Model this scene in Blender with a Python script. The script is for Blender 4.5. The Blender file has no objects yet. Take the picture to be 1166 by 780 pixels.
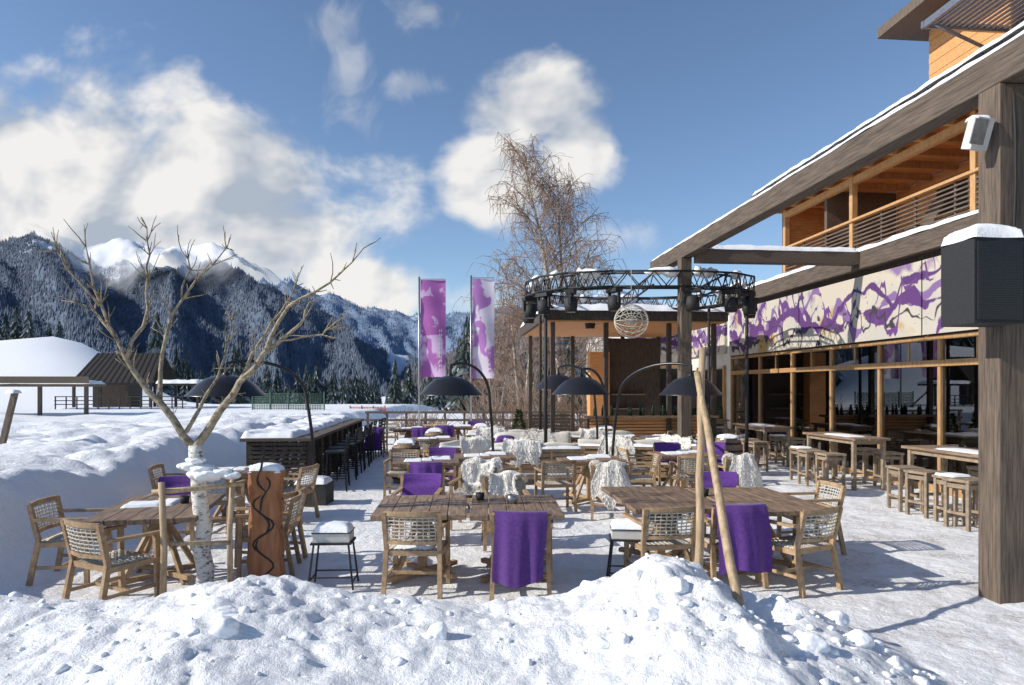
import bpy, math, random
import numpy as np
from mathutils import Vector, Matrix
random.seed(3)
rng = np.random.default_rng(3)
T = math.radians(5.4)
CT, ST = math.cos(T), math.sin(T)
def Bf(a, s): return (a*CT - s*ST, a*ST + s*CT)
scene = bpy.context.scene
D2R = math.radians

# ------------------------------------------------------------ noise
def _h(xi, yi, seed):
    h = (xi*374761393 + yi*668265263 + seed*974711) & 0xffffffff
    h = ((h ^ (h >> 13))*1274126177) & 0xffffffff
    return ((h ^ (h >> 16)) & 0xffff)/65535.0
def vn(x, y, seed=0):
    x = np.asarray(x, float); y = np.asarray(y, float)
    x0 = np.floor(x); y0 = np.floor(y)
    fx = x-x0; fy = y-y0
    fx = fx*fx*(3-2*fx); fy = fy*fy*(3-2*fy)
    xi = x0.astype(np.int64); yi = y0.astype(np.int64)
    a = _h(xi, yi, seed); b = _h(xi+1, yi, seed); c = _h(xi, yi+1, seed); d = _h(xi+1, yi+1, seed)
    return (a*(1-fx)+b*fx)*(1-fy)+(c*(1-fx)+d*fx)*fy
def fbm(x, y, seed=0, o=5):
    t = 0; a = .5; n = 0
    for i in range(o):
        c,s_=math.cos(i*.7),math.sin(i*.7)
        X=(x*c-y*s_)*2**i+i*7.3; Y=(x*s_+y*c)*2**i-i*3.1
        t = t+a*vn(X, Y, seed+i); n += a; a *= .5
    return t/n
def billow(x, y, seed=0, o=4):
    t = 0; a = .5; n = 0
    for i in range(o):
        c,s_=math.cos(i*.9+.4),math.sin(i*.9+.4)
        X=(x*c-y*s_)*2**i+i*5.1; Y=(x*s_+y*c)*2**i+i*2.7
        t = t+a*np.sqrt(np.abs(2*vn(X, Y, seed+i)-1)); n += a; a *= .5
    return t/n
def sst(a, b, x):
    t = np.clip((x-a)/(b-a), 0, 1); return t*t*(3-2*t)

# ------------------------------------------------------------ mesh builder
class MB:
    def __init__(s): s.v = []; s.f = []; s.m = []; s.s = []
    def add(s, vs, fs, mat=0, smooth=False, M=None):
        o = len(s.v)
        if M is not None: vs = [M @ Vector(v) for v in vs]
        s.v.extend([tuple(v) for v in vs])
        for f in fs:
            s.f.append(tuple(i+o for i in f)); s.m.append(mat); s.s.append(smooth)
    def box(s, c, size, mat=0, rot=None):
        x, y, z = size[0]/2, size[1]/2, size[2]/2
        vs = [(-x,-y,-z),(x,-y,-z),(x,y,-z),(-x,y,-z),(-x,-y,z),(x,-y,z),(x,y,z),(-x,y,z)]
        fs = [(0,3,2,1),(4,5,6,7),(0,1,5,4),(1,2,6,5),(2,3,7,6),(3,0,4,7)]
        M = Matrix.Translation(c)
        if rot:
            M = M @ Matrix.Rotation(rot[2],4,'Z') @ Matrix.Rotation(rot[1],4,'Y') @ Matrix.Rotation(rot[0],4,'X')
        s.add(vs, fs, mat, False, M)
    def bx(s, x0,x1,y0,y1,z0,z1, mat=0):
        s.box(((x0+x1)/2,(y0+y1)/2,(z0+z1)/2),(x1-x0,y1-y0,z1-z0),mat)
    def beam(s, p0, p1, w, h, mat=0):
        p0=Vector(p0);p1=Vector(p1);d=p1-p0;L=d.length;d.normalize()
        up=Vector((0,0,1)) if abs(d.z)<.95 else Vector((0,1,0))
        side=d.cross(up).normalized();up=side.cross(d)
        vs=[];
        for p in (p0,p1):
            for a,b in ((-1,-1),(1,-1),(1,1),(-1,1)):
                vs.append(p+side*a*w/2+up*b*h/2)
        s.add(vs,[(0,1,2,3),(7,6,5,4),(0,4,5,1),(1,5,6,2),(2,6,7,3),(3,7,4,0)],mat)
    def tube(s, pts, rad, mat=0, seg=8, smooth=True):
        pts=[Vector(p) for p in pts]; n=len(pts)
        if not hasattr(rad,'__len__'): rad=[rad]*n
        d=(pts[1]-pts[0]).normalized()
        a=Vector((0,0,1)) if abs(d.z)<.9 else Vector((1,0,0))
        u=d.cross(a).normalized()
        vs=[]
        for i in range(n):
            if i==0: t=pts[1]-pts[0]
            elif i==n-1: t=pts[-1]-pts[-2]
            else: t=pts[i+1]-pts[i-1]
            t.normalize()
            u=(u-t*u.dot(t)).normalized(); w=t.cross(u)
            for k in range(seg):
                an=2*math.pi*k/seg
                vs.append(pts[i]+(u*math.cos(an)+w*math.sin(an))*rad[i])
        fs=[]
        for i in range(n-1):
            for k in range(seg):
                k2=(k+1)%seg
                fs.append((i*seg+k,i*seg+k2,(i+1)*seg+k2,(i+1)*seg+k))
        fs.append(tuple(range(seg-1,-1,-1))); fs.append(tuple((n-1)*seg+k for k in range(seg)))
        s.add(vs,fs,mat,smooth)
    def lathe(s, prof, c=(0,0,0), mat=0, seg=32, smooth=True, M=None):
        vs=[];n=len(prof)
        for r,z in prof:
            for k in range(seg):
                an=2*math.pi*k/seg; vs.append((c[0]+r*math.cos(an),c[1]+r*math.sin(an),c[2]+z))
        fs=[(i*seg+k,i*seg+(k+1)%seg,(i+1)*seg+(k+1)%seg,(i+1)*seg+k) for i in range(n-1) for k in range(seg)]
        s.add(vs,fs,mat,smooth,M)
    def grid(s, fn, nu, nv, mat=0, smooth=True):
        vs=[fn(i/(nu-1),j/(nv-1)) for j in range(nv) for i in range(nu)]
        fs=[(j*nu+i,j*nu+i+1,(j+1)*nu+i+1,(j+1)*nu+i) for j in range(nv-1) for i in range(nu-1)]
        s.add(vs,fs,mat,smooth)
    def snow(s, x0,x1,y0,y1,z,h,mat=0,step=.06,amp=.35,sd=1):
        nx=max(5,min(160,int((x1-x0)/step)+2)); ny=max(5,min(160,int((y1-y0)/step)+2))
        X,Y=np.meshgrid(np.linspace(0,1,nx),np.linspace(0,1,ny))
        w=x1-x0;d=y1-y0
        ex=np.minimum(X,1-X)*w/(h*1.2+1e-6); ey=np.minimum(Y,1-Y)*d/(h*1.2+1e-6)
        e=np.clip(np.minimum(ex,ey),0,1); dome=np.sqrt(1-(1-e)**2)
        XX=x0+X*w;YY=y0+Y*d
        n=fbm(XX*3+sd,YY*3,sd,4)
        Z=z+h*dome*(1-amp+2*amp*n*1.0)
        wob=(fbm(XX*2.3+9,YY*2.3,sd+5,3)-.5)*h*.8
        XX=XX+wob*(1-e);YY=YY+wob*(1-e)
        vs=list(zip(XX.ravel(),YY.ravel(),Z.ravel()))
        fs=[(j*nx+i,j*nx+i+1,(j+1)*nx+i+1,(j+1)*nx+i) for j in range(ny-1) for i in range(nx-1)]
        s.add(vs,fs,mat,True)
    def mesh(s,name,mats,):
        me=bpy.data.meshes.new(name); me.from_pydata(s.v,[],s.f)
        for m in mats: me.materials.append(m)
        me.polygons.foreach_set('material_index',s.m); me.polygons.foreach_set('use_smooth',s.s)
        me.update(); return me
    def obj(s,name,mats,loc=(0,0,0),rz=0,parent=None,bevel=0):
        return place(s.mesh(name,mats),name,loc,rz,parent,bevel)
def place(me,name,loc=(0,0,0),rz=0,parent=None,bevel=0,scale=1):
    o=bpy.data.objects.new(name,me); scene.collection.objects.link(o)
    o.location=loc; o.rotation_euler=(0,0,rz); o.scale=(scale,)*3
    if parent: o.parent=parent
    if bevel:
        b=o.modifiers.new('bev','BEVEL'); b.width=bevel; b.segments=2; b.limit_method='ANGLE'; b.angle_limit=D2R(40)
    return o
def empty(name,loc=(0,0,0),rz=0):
    o=bpy.data.objects.new(name,None); scene.collection.objects.link(o); o.location=loc; o.rotation_euler=(0,0,rz); return o

# ------------------------------------------------------------ materials
def nn(nt,t,**k):
    n=nt.nodes.new(t)
    for a,b in k.items(): setattr(n,a,b)
    return n
def mat(name,c1,c2=None,scale=8,rough=.6,bump=.2,stretch=(1,1,1),metal=0,detail=6,lo=.35,hi=.65,vary=.15,bdist=.01,sheen=0):
    m=bpy.data.materials.new(name); m.use_nodes=True; nt=m.node_tree; b=nt.nodes['Principled BSDF']
    c2=c2 or tuple(x*.6 for x in c1)
    tc=nn(nt,'ShaderNodeTexCoord'); mp=nn(nt,'ShaderNodeMapping'); mp.inputs['Scale'].default_value=stretch
    nt.links.new(tc.outputs['Object'],mp.inputs[0])
    no=nn(nt,'ShaderNodeTexNoise'); no.inputs['Scale'].default_value=scale; no.inputs['Detail'].default_value=detail; no.inputs['Roughness'].default_value=.65
    nt.links.new(mp.outputs[0],no.inputs['Vector'])
    cr=nn(nt,'ShaderNodeValToRGB'); cr.color_ramp.elements[0].position=lo; cr.color_ramp.elements[1].position=hi
    cr.color_ramp.elements[0].color=(*c2,1); cr.color_ramp.elements[1].color=(*c1,1)
    nt.links.new(no.outputs['Fac'],cr.inputs[0])
    oi=nn(nt,'ShaderNodeObjectInfo'); mr=nn(nt,'ShaderNodeMapRange'); mr.inputs['To Min'].default_value=1-vary; mr.inputs['To Max'].default_value=1+vary
    nt.links.new(oi.outputs['Random'],mr.inputs[0])
    hs=nn(nt,'ShaderNodeHueSaturation'); nt.links.new(cr.outputs[0],hs.inputs['Color']); nt.links.new(mr.outputs[0],hs.inputs['Value'])
    nt.links.new(hs.outputs[0],b.inputs['Base Color'])
    b.inputs['Roughness'].default_value=rough; b.inputs['Metallic'].default_value=metal
    if sheen: b.inputs['Sheen Weight'].default_value=sheen
    if bump:
        bp=nn(nt,'ShaderNodeBump'); bp.inputs['Strength'].default_value=bump; bp.inputs['Distance'].default_value=bdist
        nt.links.new(no.outputs['Fac'],bp.inputs['Height']); nt.links.new(bp.outputs[0],b.inputs['Normal'])
    return m
M_snow=mat('snow',(.93,.94,.95),(.87,.89,.92),14,.65,.5,bdist=.02,vary=0)
M_grey=mat('weathered_timber',(.2,.148,.108),(.055,.041,.032),9,.75,.8,(5,5,.3),lo=.32,hi=.7)
M_greyY=mat('weathered_beam',(.185,.138,.102),(.05,.038,.03),9,.75,.8,(5,.3,5),lo=.32,hi=.7)
M_chair=mat('teak_wood',(.46,.315,.18),(.27,.17,.09),14,.6,.3,(1,1,1))
M_table=mat('rustic_table_wood',(.37,.25,.16),(.1,.062,.042),7,.6,.7,(5,.5,3),lo=.3,hi=.68)
M_stoolw=mat('stool_wood',(.38,.29,.2),(.21,.155,.105),12,.65,.3)
M_orange=mat('larch_boards',(.78,.39,.15),(.48,.21,.075),6,.55,.3,(.5,3,6),lo=.3,hi=.7)
M_orangeV=mat('larch_frame',(.58,.34,.15),(.35,.19,.08),8,.5,.3,(4,4,.5))
M_dark=mat('dark_stained_wood',(.085,.062,.047),(.03,.023,.018),9,.7,.5,(3,3,.5))
M_rope=mat('woven_rope',(.6,.56,.48),(.42,.38,.32),60,.85,.3)
M_purple=mat('purple_felt',(.12,.04,.25),(.08,.022,.175),40,.95,.35,vary=.25,sheen=.2)
M_fur=mat('sheepskin',(.94,.91,.85),(.84,.79,.71),9,.95,.0,vary=.03)
M_black=mat('black_metal',(.018,.018,.02),(.012,.012,.014),30,.32,.05,metal=.0)
M_blackm=mat('matte_black',(.022,.022,.024),(.013,.013,.014),60,.7,.2)
M_steel=mat('steel',(.4,.4,.42),(.28,.28,.3),20,.35,.1,metal=.8)
M_plaster=mat('plaster',(.66,.64,.59),(.54,.52,.48),5,.85,.15)
M_cush=mat('cream_cushion',(.74,.7,.62),(.62,.58,.51),18,.95,.3)
M_barkl=mat('lichen_bark',(.38,.32,.22),(.13,.1,.07),22,.85,.8,lo=.35,hi=.6)
M_barkw=mat('frosted_trunk',(.7,.68,.62),(.1,.085,.07),16,.85,.8,(1,1,1.6),lo=.36,hi=.5)
M_twig=mat('twig_bark',(.36,.25,.18),(.2,.13,.09),8,.85,0,vary=0)
M_birch=mat('birch_bark',(.6,.55,.5),(.18,.13,.11),3,.8,.4,(1,1,3))
M_carve=mat('carved_wood',(.4,.16,.06),(.19,.07,.028),6,.55,.5,(3,3,.5),lo=.3,hi=.7)
M_pole=mat('peeled_pole',(.5,.37,.23),(.28,.19,.11),9,.65,.5,(3,3,.6))
M_green=mat('green_net',(.08,.16,.12),(.05,.11,.08),30,.8,.1)
M_red=mat('red_net',(.5,.05,.03),(.35,.03,.02),30,.8,.1)
M_shing=mat('roof_shingles',(.035,.03,.027),(.016,.014,.013),12,.85,.7,(1,1,3))
M_conc=mat('anthracite_box',(.05,.05,.052),(.03,.03,.03),12,.8,.2)
M_floor=mat('interior_floor',(.36,.2,.1),(.2,.11,.055),6,.4,.1)
M_bottle=mat('bottle_glass',(.02,.05,.02),(.01,.03,.01),4,.08,0)
M_conif=mat('conifer',(.045,.068,.055),(.016,.026,.024),1.2,.9,0,vary=0)
M_yellow=mat('yellow',(.6,.38,.04),(.5,.3,.03),4,.4,0)

M_glass=bpy.data.materials.new('window_glass'); M_glass.use_nodes=True
nt=M_glass.node_tree; nt.nodes.clear()
out=nn(nt,'ShaderNodeOutputMaterial'); mx=nn(nt,'ShaderNodeMixShader'); gl=nn(nt,'ShaderNodeBsdfGlossy'); tr=nn(nt,'ShaderNodeBsdfTransparent')
gl.inputs['Roughness'].default_value=.01; gl.inputs['Color'].default_value=(.9,.92,.95,1); tr.inputs['Color'].default_value=(.9,.9,.88,1)
fr=nn(nt,'ShaderNodeFresnel'); fr.inputs[0].default_value=2.2
nt.links.new(fr.outputs[0],mx.inputs[0]); nt.links.new(tr.outputs[0],mx.inputs[1]); nt.links.new(gl.outputs[0],mx.inputs[2]); nt.links.new(mx.outputs[0],out.inputs[0])

def art_mat():
    m=bpy.data.materials.new('painted_banner'); m.use_nodes=True; nt=m.node_tree; b=nt.nodes['Principled BSDF']; L=nt.links
    tc=nn(nt,'ShaderNodeTexCoord'); sp=nn(nt,'ShaderNodeSeparateXYZ'); L.new(tc.outputs['Object'],sp.inputs[0])
    al=nn(nt,'ShaderNodeMath',operation='ADD'); L.new(sp.outputs[0],al.inputs[0]); L.new(sp.outputs[1],al.inputs[1])
    def M2(op,a,b_=None,c_=None):
        n=nn(nt,'ShaderNodeMath',operation=op)
        for i,v in enumerate((a,b_,c_)):
            if v is None: continue
            if isinstance(v,(int,float)): n.inputs[i].default_value=v
            else: L.new(v,n.inputs[i])
        return n.outputs[0]
    def N(scale,off,zs=.6,det=3,dist=.6):
        cb=nn(nt,'ShaderNodeCombineXYZ'); L.new(M2('ADD',al.outputs[0],off),cb.inputs[0]); L.new(M2('MULTIPLY',sp.outputs[2],zs),cb.inputs[1])
        n=nn(nt,'ShaderNodeTexNoise'); n.inputs['Scale'].default_value=scale; n.inputs['Detail'].default_value=det; n.inputs['Distortion'].default_value=dist
        L.new(cb.outputs[0],n.inputs['Vector']); return n.outputs['Fac']
    def mixc(prev,f,col):
        mi=nn(nt,'ShaderNodeMix',data_type='RGBA'); L.new(f,mi.inputs[0]); L.new(prev,mi.inputs[6]); mi.inputs[7].default_value=(*col,1); return mi.outputs[2]
    def stroke(prev,off,zc,amp,sc,w,col,dist=.6):
        p=M2('MULTIPLY_ADD',M2('SUBTRACT',N(sc,off,.35,2,dist),.5),amp,zc)
        d=M2('ABSOLUTE',M2('SUBTRACT',sp.outputs[2],p)); wd=M2('MULTIPLY',M2('MAXIMUM',M2('SUBTRACT',N(sc*1.6,off+20,1,4),.34),0),w)
        f=M2('SUBTRACT',wd,d); mr=nn(nt,'ShaderNodeMapRange'); mr.inputs[1].default_value=-.01; mr.inputs[2].default_value=.02; L.new(f,mr.inputs[0])
        return mixc(prev,mr.outputs[0],col)
    def splash(prev,off,sc,th,col,wd=.03):
        mr=nn(nt,'ShaderNodeMapRange'); mr.inputs[1].default_value=th; mr.inputs[2].default_value=th+wd; L.new(N(sc,off,1,6,.3),mr.inputs[0]); return mixc(prev,mr.outputs[0],col)
    rgb=nn(nt,'ShaderNodeRGB'); rgb.outputs[0].default_value=(.5,.45,.37,1)
    c=splash(rgb.outputs[0],3,.5,.5,(.44,.41,.36),.12)
    c=splash(c,31,.7,.6,(.42,.27,.09),.06)
    c=splash(c,61,.8,.62,(.22,.14,.28),.06)
    c=stroke(c,11,3.75,3.0,.8,.7,(.19,.11,.26))
    c=stroke(c,41,3.65,2.6,.6,.85,(.09,.03,.14))
    c=stroke(c,151,3.9,3.0,.9,.4,(.08,.028,.13),1)
    c=stroke(c,71,3.8,3.6,1.3,.45,(.11,.04,.17),1.5)
    c=stroke(c,91,3.4,2.2,1.1,.3,(.04,.028,.045),1.2)
    c=splash(c,131,2.6,.68,(.04,.028,.045),.02)
    L.new(c,b.inputs['Base Color']); b.inputs['Roughness'].default_value=.8
    return m
M_art=art_mat()

def flag_mat(name,base,fg,off,dense):
    m=bpy.data.materials.new(name); m.use_nodes=True; nt=m.node_tree; b=nt.nodes['Principled BSDF']
    tc=nn(nt,'ShaderNodeTexCoord'); mp=nn(nt,'ShaderNodeMapping'); mp.inputs['Location'].default_value=(off,0,off); nt.links.new(tc.outputs['Object'],mp.inputs[0])
    no=nn(nt,'ShaderNodeTexNoise'); no.inputs['Scale'].default_value=1.1; no.inputs['Distortion'].default_value=1.5; no.inputs['Detail'].default_value=2
    nt.links.new(mp.outputs[0],no.inputs['Vector'])
    cr=nn(nt,'ShaderNodeValToRGB'); cr.color_ramp.elements[0].position=dense; cr.color_ramp.elements[1].position=dense+.05
    cr.color_ramp.elements[0].color=(*base,1); cr.color_ramp.elements[1].color=(*fg,1)
    nt.links.new(no.outputs['Fac'],cr.inputs[0]); nt.links.new(cr.outputs[0],b.inputs['Base Color']); b.inputs['Roughness'].default_value=.8
    return m
M_flag1=flag_mat('purple_banner_cloth',(.4,.12,.4),(.6,.42,.64),0,.53)
M_flag2=flag_mat('white_banner_cloth',(.66,.6,.7),(.42,.18,.48),6,.49)

def ground_mat():
    m=bpy.data.materials.new('snow_ground'); m.use_nodes=True; nt=m.node_tree; b=nt.nodes['Principled BSDF']
    tc=nn(nt,'ShaderNodeTexCoord'); L=nt.links
    at=nn(nt,'ShaderNodeAttribute'); at.attribute_name='trod'
    n1=nn(nt,'ShaderNodeTexNoise'); n1.inputs['Scale'].default_value=1.4; n1.inputs['Detail'].default_value=7; n1.inputs['Roughness'].default_value=.74
    n2=nn(nt,'ShaderNodeTexNoise'); n2.inputs['Scale'].default_value=26; n2.inputs['Detail'].default_value=5; n2.inputs['Roughness'].default_value=.75
    n3=nn(nt,'ShaderNodeTexNoise'); n3.inputs['Scale'].default_value=8; n3.inputs['Detail'].default_value=4
    vo=nn(nt,'ShaderNodeTexVoronoi'); vo.inputs['Scale'].default_value=4.0; vo.feature='SMOOTH_F1'
    for n in (n1,n2,n3,vo): L.new(tc.outputs['Object'],n.inputs['Vector'])
    cr=nn(nt,'ShaderNodeValToRGB'); e=cr.color_ramp.elements; e[0].position=.46; e[0].color=(0,0,0,1); e[1].position=.62; e[1].color=(1,1,1,1)
    L.new(n1.outputs['Fac'],cr.inputs[0])
    mu=nn(nt,'ShaderNodeMath',operation='MULTIPLY'); L.new(cr.outputs[0],mu.inputs[0]); L.new(at.outputs['Fac'],mu.inputs[1])
    n2r=nn(nt,'ShaderNodeMapRange'); n2r.inputs[1].default_value=.36; n2r.inputs[2].default_value=.62; L.new(n2.outputs['Fac'],n2r.inputs[0])
    mu2=nn(nt,'ShaderNodeMath',operation='MULTIPLY'); L.new(mu.outputs[0],mu2.inputs[0]); L.new(n2r.outputs[0],mu2.inputs[1])
    mi=nn(nt,'ShaderNodeMix',data_type='RGBA'); L.new(mu2.outputs[0],mi.inputs[0]); mi.inputs[6].default_value=(.93,.94,.95,1); mi.inputs[7].default_value=(.45,.39,.33,1)
    L.new(mi.outputs[2],b.inputs['Base Color']); b.inputs['Roughness'].default_value=.6
    a1=nn(nt,'ShaderNodeMath',operation='MULTIPLY'); L.new(vo.outputs['Distance'],a1.inputs[0]); L.new(at.outputs['Fac'],a1.inputs[1])
    a2=nn(nt,'ShaderNodeMath',operation='ADD'); L.new(a1.outputs[0],a2.inputs[0]); L.new(n3.outputs['Fac'],a2.inputs[1])
    a3=nn(nt,'ShaderNodeMath',operation='MULTIPLY_ADD'); L.new(n2.outputs['Fac'],a3.inputs[0]); a3.inputs[1].default_value=.75; L.new(a2.outputs[0],a3.inputs[2])
    bp=nn(nt,'ShaderNodeBump'); bp.inputs['Strength'].default_value=.8; bp.inputs['Distance'].default_value=.04
    L.new(a3.outputs[0],bp.inputs['Height']); L.new(bp.outputs[0],b.inputs['Normal'])
    return m
M_ground=ground_mat()

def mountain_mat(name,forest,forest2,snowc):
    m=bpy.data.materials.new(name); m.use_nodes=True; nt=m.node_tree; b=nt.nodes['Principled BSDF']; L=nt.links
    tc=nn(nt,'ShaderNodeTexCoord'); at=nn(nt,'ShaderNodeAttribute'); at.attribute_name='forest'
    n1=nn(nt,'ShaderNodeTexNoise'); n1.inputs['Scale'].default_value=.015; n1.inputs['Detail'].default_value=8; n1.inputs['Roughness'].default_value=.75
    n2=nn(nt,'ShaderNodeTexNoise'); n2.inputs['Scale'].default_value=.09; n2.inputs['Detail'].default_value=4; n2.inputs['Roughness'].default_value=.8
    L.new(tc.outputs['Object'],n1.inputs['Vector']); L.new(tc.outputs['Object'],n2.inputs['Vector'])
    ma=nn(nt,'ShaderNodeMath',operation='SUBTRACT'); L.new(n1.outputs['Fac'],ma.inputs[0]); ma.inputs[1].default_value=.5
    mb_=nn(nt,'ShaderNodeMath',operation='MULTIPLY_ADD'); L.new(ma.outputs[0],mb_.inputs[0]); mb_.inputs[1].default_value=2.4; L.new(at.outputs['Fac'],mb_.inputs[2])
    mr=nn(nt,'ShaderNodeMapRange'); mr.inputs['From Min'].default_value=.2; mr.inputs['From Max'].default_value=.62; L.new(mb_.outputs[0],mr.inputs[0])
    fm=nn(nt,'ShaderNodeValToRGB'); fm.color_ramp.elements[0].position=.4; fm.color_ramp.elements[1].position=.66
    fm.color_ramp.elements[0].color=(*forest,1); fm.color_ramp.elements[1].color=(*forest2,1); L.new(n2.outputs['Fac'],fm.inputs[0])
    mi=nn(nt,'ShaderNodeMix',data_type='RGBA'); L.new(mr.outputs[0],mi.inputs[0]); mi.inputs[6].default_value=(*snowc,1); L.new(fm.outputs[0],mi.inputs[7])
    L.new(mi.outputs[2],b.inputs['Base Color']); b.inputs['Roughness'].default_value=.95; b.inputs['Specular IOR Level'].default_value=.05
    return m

# ------------------------------------------------------------ ground
CX=[-9,-3.75,-2.9,-2.46,-1.95,-1.63,-1.18,-.6,-.21,.37,.75,1.04,1.4,1.65,1.9,2.17,2.43,2.68,2.94,3.3]
CZ=[.6,.44,.44,.47,.62,.56,.46,.42,.38,.42,.55,.68,.68,.5,.42,.36,.24,.12,.02,0]
def H(x,y):
    x=np.asarray(x,float); y=np.asarray(y,float)
    near=sst(60,20,y)
    z=near*(.035*(fbm(x*2.5,y*2.5,11,4)-.5)+.03*(fbm(x*.6,y*.6,12,3)-.5)+.025*(billow(x*3.4,y*3.4,14,3)-.6)*sst(14,9,y))
    wob=(fbm(x*1.1,y*1.1,21,3)-.5)*.5
    crest=np.interp(x+wob*.3,CX,CZ)
    prof=sst(6.0,5.05,y+wob)*(1-.3*sst(4.8,3.3,y))
    p=crest*prof*(1-.5*np.exp(-((x-1.66)**2+(y-4.85)**2*.6)/.07))
    pm=np.minimum(p*1.8,1); soft=sst(.35,.65,fbm(x*.9+3,y*.9,71,2))
    wx=x+.12*(fbm(x*3,y*3,81,2)-.5); wy=y+.12*(fbm(x*3+5,y*3,82,2)-.5)
    rightm=sst(.3,1.0,x)
    pile=p*(.88+.28*fbm(x*1.2,y*1.2,31,3))+pm*(.11*(billow(wx*1.7,wy*1.7,41,3)-.6)+(.3+.7*soft+.3*rightm)*(.085*(billow(wx*4.6,wy*4.6,43,4)-.6)+.035*(fbm(x*15,y*15,45,4)-.5)))
    edge=np.interp(y,[0,6,8,9.5,12,14,22,30],[-5.0,-4.95,-5.0,-4.75,-5.1,-6.0,-6.6,-7.5])+(fbm(x*.9,y*.9,51,2)-.5)*.6
    m=sst(0,1.25,edge-x)
    far=sst(20,45,y)
    bank=m*((.6+.5*fbm(x*.3,y*.3,61,3))*(1-far)+far*.6+(1-far*.8)*(.34*(billow(x*.8,y*.8,63,4)-.55)+.08*(billow(x*3,y*3,64,3)-.5)))
    z=z+np.maximum(pile,bank)
    su=sst(.42,.68,-x/np.maximum(y,1))
    z=z+9*su*sst(45,110,y)*(.8+.4*fbm(x*.02,y*.02,91,3))
    z=z-7.0*sst(50,160,y)*(1-su)
    z=z-8*sst(200,500,y)
    return z
def seq(parts,gend,g=1.12):
    out=[]
    for a,b,st in parts: out.extend(np.arange(a,b-1e-6,st))
    x=parts[-1][1]; st=parts[-1][2]
    while x<gend: out.append(x); st*=g; x+=st
    out.append(gend); return np.array(out)
xp=seq([(0,5.0,.025),(5.0,12,.08)],6500,1.08)
xs=np.concatenate([-xp[:0:-1],xp])
ys=seq([(.5,3.2,.15),(3.2,6.2,.025),(6.2,14,.06),(14,35,.15)],7000,1.08)
X,Y=np.meshgrid(xs,ys); Z=H(X,Y)
nx,ny=len(xs),len(ys)
me=bpy.data.meshes.new('snow_ground')
co=np.stack([X.ravel(),Y.ravel(),Z.ravel()],1)
idx=np.arange(nx*ny).reshape(ny,nx)
q=np.stack([idx[:-1,:-1].ravel(),idx[:-1,1:].ravel(),idx[1:,1:].ravel(),idx[1:,:-1].ravel()],1)
def fast_mesh(me,co,q):
    k=q.shape[1]
    me.vertices.add(len(co)); me.vertices.foreach_set('co',co.astype(np.float32).ravel())
    me.loops.add(q.size); me.loops.foreach_set('vertex_index',q.astype(np.int32).ravel())
    me.polygons.add(len(q)); me.polygons.foreach_set('loop_start',np.arange(0,q.size,k,dtype=np.int32))
    me.update(calc_edges=True)
fast_mesh(me,co,q)
me.polygons.foreach_set('use_smooth',np.ones(len(q),bool))
at=me.attributes.new('trod','FLOAT','POINT')
tr_=sst(5.6,6.2,Y+sst(2.6,3.2,X)*2)*sst(34,28,Y)*sst(-5.2,-4.6,X)*(.5+.5*sst(1.5,4,X))
at.data.foreach_set('value',tr_.ravel().astype(np.float32))
me.materials.append(M_ground); place(me,'snow_ground')
def Hs(x,y): return float(H(np.array([x]),np.array([y]))[0])

import bmesh
bm=bmesh.new(); bmesh.ops.create_icosphere(bm,subdivisions=2,radius=1)
icv=np.array([v.co[:] for v in bm.verts]); icf=[tuple(v.index for v in f.verts) for f in bm.faces]; bm.free()
bm=bmesh.new(); bmesh.ops.create_icosphere(bm,subdivisions=4,radius=1)
ihv=np.array([v.co[:] for v in bm.verts]); ihf=[tuple(v.index for v in f.verts) for f in bm.faces]; bm.free()
mb=MB()
def crumb(x,y,h,r,big):
    v=(ihv if big else icv).copy()
    ax=rng.normal(size=(6 if big else 5,3)); ax/=np.linalg.norm(ax,axis=1)[:,None]
    for a_ in ax:
        dd=v@a_; lim=random.uniform(.45,.8); v=v-np.clip(dd-lim,0,None)[:,None]*a_*.85
    if big:
        d=1+.3*(fbm(v[:,0]*2.5+x*9,v[:,1]*2.5+v[:,2]*2,int(x*90)+200,4)-.5)+.12*(fbm(v[:,0]*9+x*9,v[:,1]*9+v[:,2]*7,int(x*70)+300,3)-.5)
    else: d=1+.28*(rng.random(len(v))-.5)
    v=v*d[:,None]*np.array([random.uniform(.8,1.5),random.uniform(.8,1.3),random.uniform(.6,1)])*r+np.array([x,y,h+r*.05])
    mb.add(v.tolist(),ihf if big else icf,0,True)
n=0
while n<480:
    x=random.uniform(-4.6,3.2); y=random.uniform(3.7,6.1)
    h=Hs(x,y)
    if h<.05 and random.random()<.93: continue
    if random.random()<.55 and not (.5<x<2.8): continue
    crumb(x,y,h,.008+.032*random.random()**3,False); n+=1
for _ in range(34):
    x=random.uniform(.55,2.6) if random.random()<.85 else random.uniform(-2.4,.4); y=random.uniform(4.1,5.7)
    if abs(x-1.66)<.16 and y<5.3: continue
    crumb(x,y,Hs(x,y),random.uniform(.035,.095),True)
mb.obj('snow_crumbs',[M_snow])

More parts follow.
